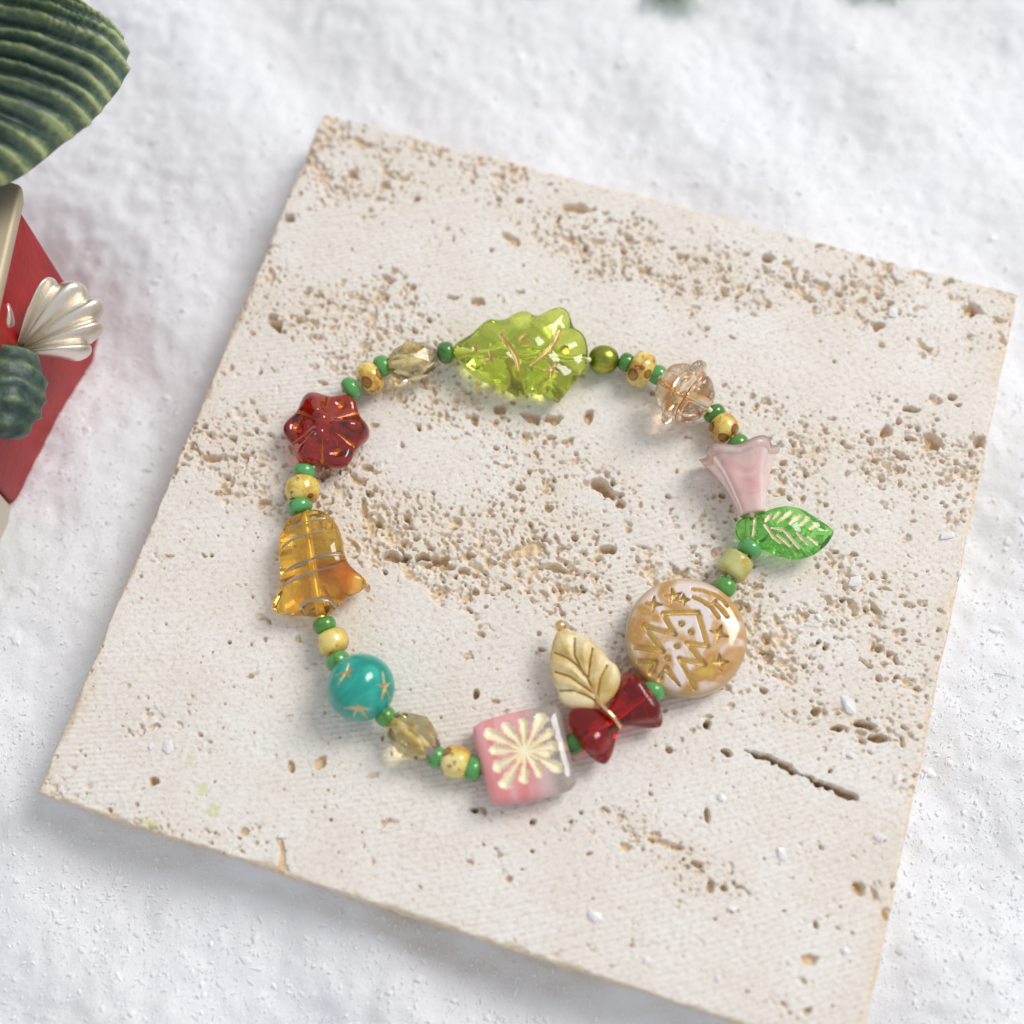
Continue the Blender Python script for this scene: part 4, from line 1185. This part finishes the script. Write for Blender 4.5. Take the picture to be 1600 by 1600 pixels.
Vb_ = np.stack([tb_[:, None] * Ro * np.cos(th), tb_[:, None] * Ro * np.sin(th), -0.35 * np.sqrt(1 - tb_[:, None] ** 2) * np.ones(nt_)], -1).reshape(-1, 3)
ib = len(Vt) + np.arange(12 * nt_).reshape(12, nt_)
chain = np.concatenate([ib, idx[-1:]], 0)
Fq.append(np.stack([chain[:-1], np.roll(chain[:-1], -1, 1), np.roll(chain[1:], -1, 1), chain[1:]], -1).reshape(-1, 4))
me = np_mesh('ribbed_bough', np.concatenate([Vt, Vb_]), np.concatenate(Fq))
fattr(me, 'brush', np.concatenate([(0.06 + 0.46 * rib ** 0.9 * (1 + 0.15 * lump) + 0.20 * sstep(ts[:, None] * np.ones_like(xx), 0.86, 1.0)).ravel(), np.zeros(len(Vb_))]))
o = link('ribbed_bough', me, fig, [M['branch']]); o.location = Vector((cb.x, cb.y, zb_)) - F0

# silver bow: fluted fans
def fan_loop(p_root, p_tips, z_r, z_t, w, lift):
    """one pleat of the bow: a tapering rounded ridge from the knot to the rim"""
    a = at(*p_root, z_r); b = at(*p_tips, z_t)
    n = 22; segs = 16
    V = []
    d = (b - a); Ld = d.length; d.normalize()
    side = d.cross(Vector((0, 0, 1))).normalized(); upv = side.cross(d)
    for i in range(n + 1):
        t = i / n
        c = a.lerp(b, t) + upv * (lift * math.sin(t * math.pi * 0.85))
        r_ = w * (0.28 + 0.72 * t ** 0.8)
        if t > 0.86: r_ *= math.sqrt(max(0.0004, 1 - ((t - 0.86) / 0.14) ** 2))
        for k in range(segs):
            q = 2 * math.pi * k / segs
            V.append(tuple(c + side * (r_ * math.cos(q)) + upv * (r_ * 0.7 * math.sin(q)) - F0))
    idx = np.arange((n + 1) * segs).reshape(n + 1, segs)
    F = np.stack([idx[:-1], idx[1:], np.roll(idx[1:], -1, 1), np.roll(idx[:-1], -1, 1)], -1).reshape(-1, 4)
    return fix_normals(np_mesh('bow_pleat', np.array(V), F))
def pleated(name, root_px, zr, rim, pleats, amp):
    """a pleated ribbon loop: a fan from the knot to a scalloped rim, with thickness"""
    root = np.array(at(*root_px, zr) - F0)
    rp = catmull([tuple(at(px, py, z) - F0) for px, py, z in rim], False, 16)
    nu, nv = len(rp), 26
    arc = np.linspace(0, 1, nu)
    V = []
    for lay in (0, 1):
        for j in range(nv):
            t = j / (nv - 1)
            ridge = np.abs(np.sin(arc * math.pi * pleats)) ** 0.75
            end = 1 - 0.10 * (1 - ridge) * t
            sp_ = 0.10 + 0.90 * t
            P = root + (rp - root) * (sp_ * end)[:, None]
            roll = math.sqrt(max(0.0, 1 - max(0.0, (t - 0.86) / 0.14) ** 2))
            h = (amp * ridge * (0.35 + 0.65 * t) + 0.16 * math.sin(t * 2.6)) * (1 if lay == 0 else 0.55) * (0.25 + 0.75 * roll) - (0.0 if lay == 0 else 0.07 * roll)
            P = P + np.outer(h, [0.25, -0.2, 0.95])
            V.append(P)
    V = np.concatenate(V)
    idx = np.arange(2 * nv * nu).reshape(2, nv, nu)
    F = []
    for lay in (0, 1):
        a = idx[lay]
        F.append(np.stack([a[:-1, :-1], a[:-1, 1:], a[1:, 1:], a[1:, :-1]], -1).reshape(-1, 4))
    for e0, e1 in ((idx[0, -1], idx[1, -1]), (idx[0, 0], idx[1, 0]), (idx[0, :, 0], idx[1, :, 0]), (idx[0, :, -1], idx[1, :, -1])):
        F.append(np.stack([e0[:-1], e0[1:], e1[1:], e1[:-1]], -1))
    return link(name, fix_normals(np_mesh(name, V, np.concatenate(F))), fig, [M['champagne']])
pleated('bow_loop', (22, 552), 1.05, [(58, 452, 1.35), (84, 434, 1.32), (122, 442, 1.2), (155, 462, 1.08), (166, 492, .95), (160, 520, .8), (146, 548, .65), (132, 566, .55)], 5, 0.17)
pleated('bow_loop', (2, 552), 1.05, [(-120, 520, 1.2), (-90, 470, 1.35), (-50, 445, 1.4), (-12, 446, 1.4), (14, 470, 1.35), (26, 505, 1.25)], 4, 0.17)

# knobbly green wreath on the red side
rg = random.Random(5)
def knobbly(name, c, radii, n=70, seed=1):
    rg = random.Random(seed)
    bm = bmesh.new()
    bmesh.ops.create_icosphere(bm, subdivisions=5, radius=1.0)
    cs = []
    for _ in range(n):
        v = Vector((rg.gauss(0, 1), rg.gauss(0, 1), rg.gauss(0, 1))).normalized(); cs.append(v)
    C = np.array([tuple(v) for v in cs])
    P = np.array([tuple(v.co) for v in bm.verts])
    d = (P @ C.T).max(1)
    k = 0.75 * (1 - np.abs(np.sin(P[:, 1] * 8.5 + 1.2 * P[:, 0] ** 2 + 0.3 * np.sin(P[:, 0] * 7))) ** 0.8) + 0.3 * sstep(d, 0.95, 0.995)
    for v, kk in zip(bm.verts, k):
        f = 0.90 + 0.13 * kk
        v.co = Vector((v.co.x * radii[0] * f, v.co.y * radii[1] * f, v.co.z * radii[2] * f))
    me = bpy.data.meshes.new(name); bm.to_mesh(me); bm.free()
    for p in me.polygons: p.use_smooth = True
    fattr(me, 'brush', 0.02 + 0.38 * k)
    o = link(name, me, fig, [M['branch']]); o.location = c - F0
    return o
knobbly('green_wreath', at(8, 612, 1.15), (0.50, 0.66, 0.45), 90)

# ------------------------------------------------------------------ fir sprigs just inside the top edge
def sprig(px, py, label, seed, n, reach):
    base = at(px, py, -0.70)
    t = empty('fir_sprig', base)
    tag(t, label, 'fir sprig')
    rs = random.Random(seed)
    path_ = [(-.8, 0.5, 0), (-.4, 0.15, .05), (0, 0.1, 0.05), (.45, .25, 0)]
    link('twig', tube_mesh('twig', catmull(path_, False, 6), 0.035, 8), t, [M['needle']])
    for k in range(n):
        s = rs.uniform(-.30, .30); a = R(rs.uniform(-125, -55)); l = rs.uniform(.6, 1.0) * reach
        p0 = np.array([s, 0.10 + 0.06 * s * s * .5, .05]); d = np.array([math.cos(a), math.sin(a), rs.uniform(-.1, .4)])
        pts = [p0, p0 + d * l * .5 + [0, 0, .03], p0 + d * l * .85, p0 + d * l]
        me = tube_mesh('needle', pts, 0.036, 6)
        link('needle', me, t, [M['needle']])
sprig(1068, -50, 'blurred green fir sprig just dipping into the top edge, left of the other', 4, 34, 0.75)
sprig(1385, -50, 'blurred green fir sprig tip barely inside the top edge, near the right corner', 8, 26, 0.70)
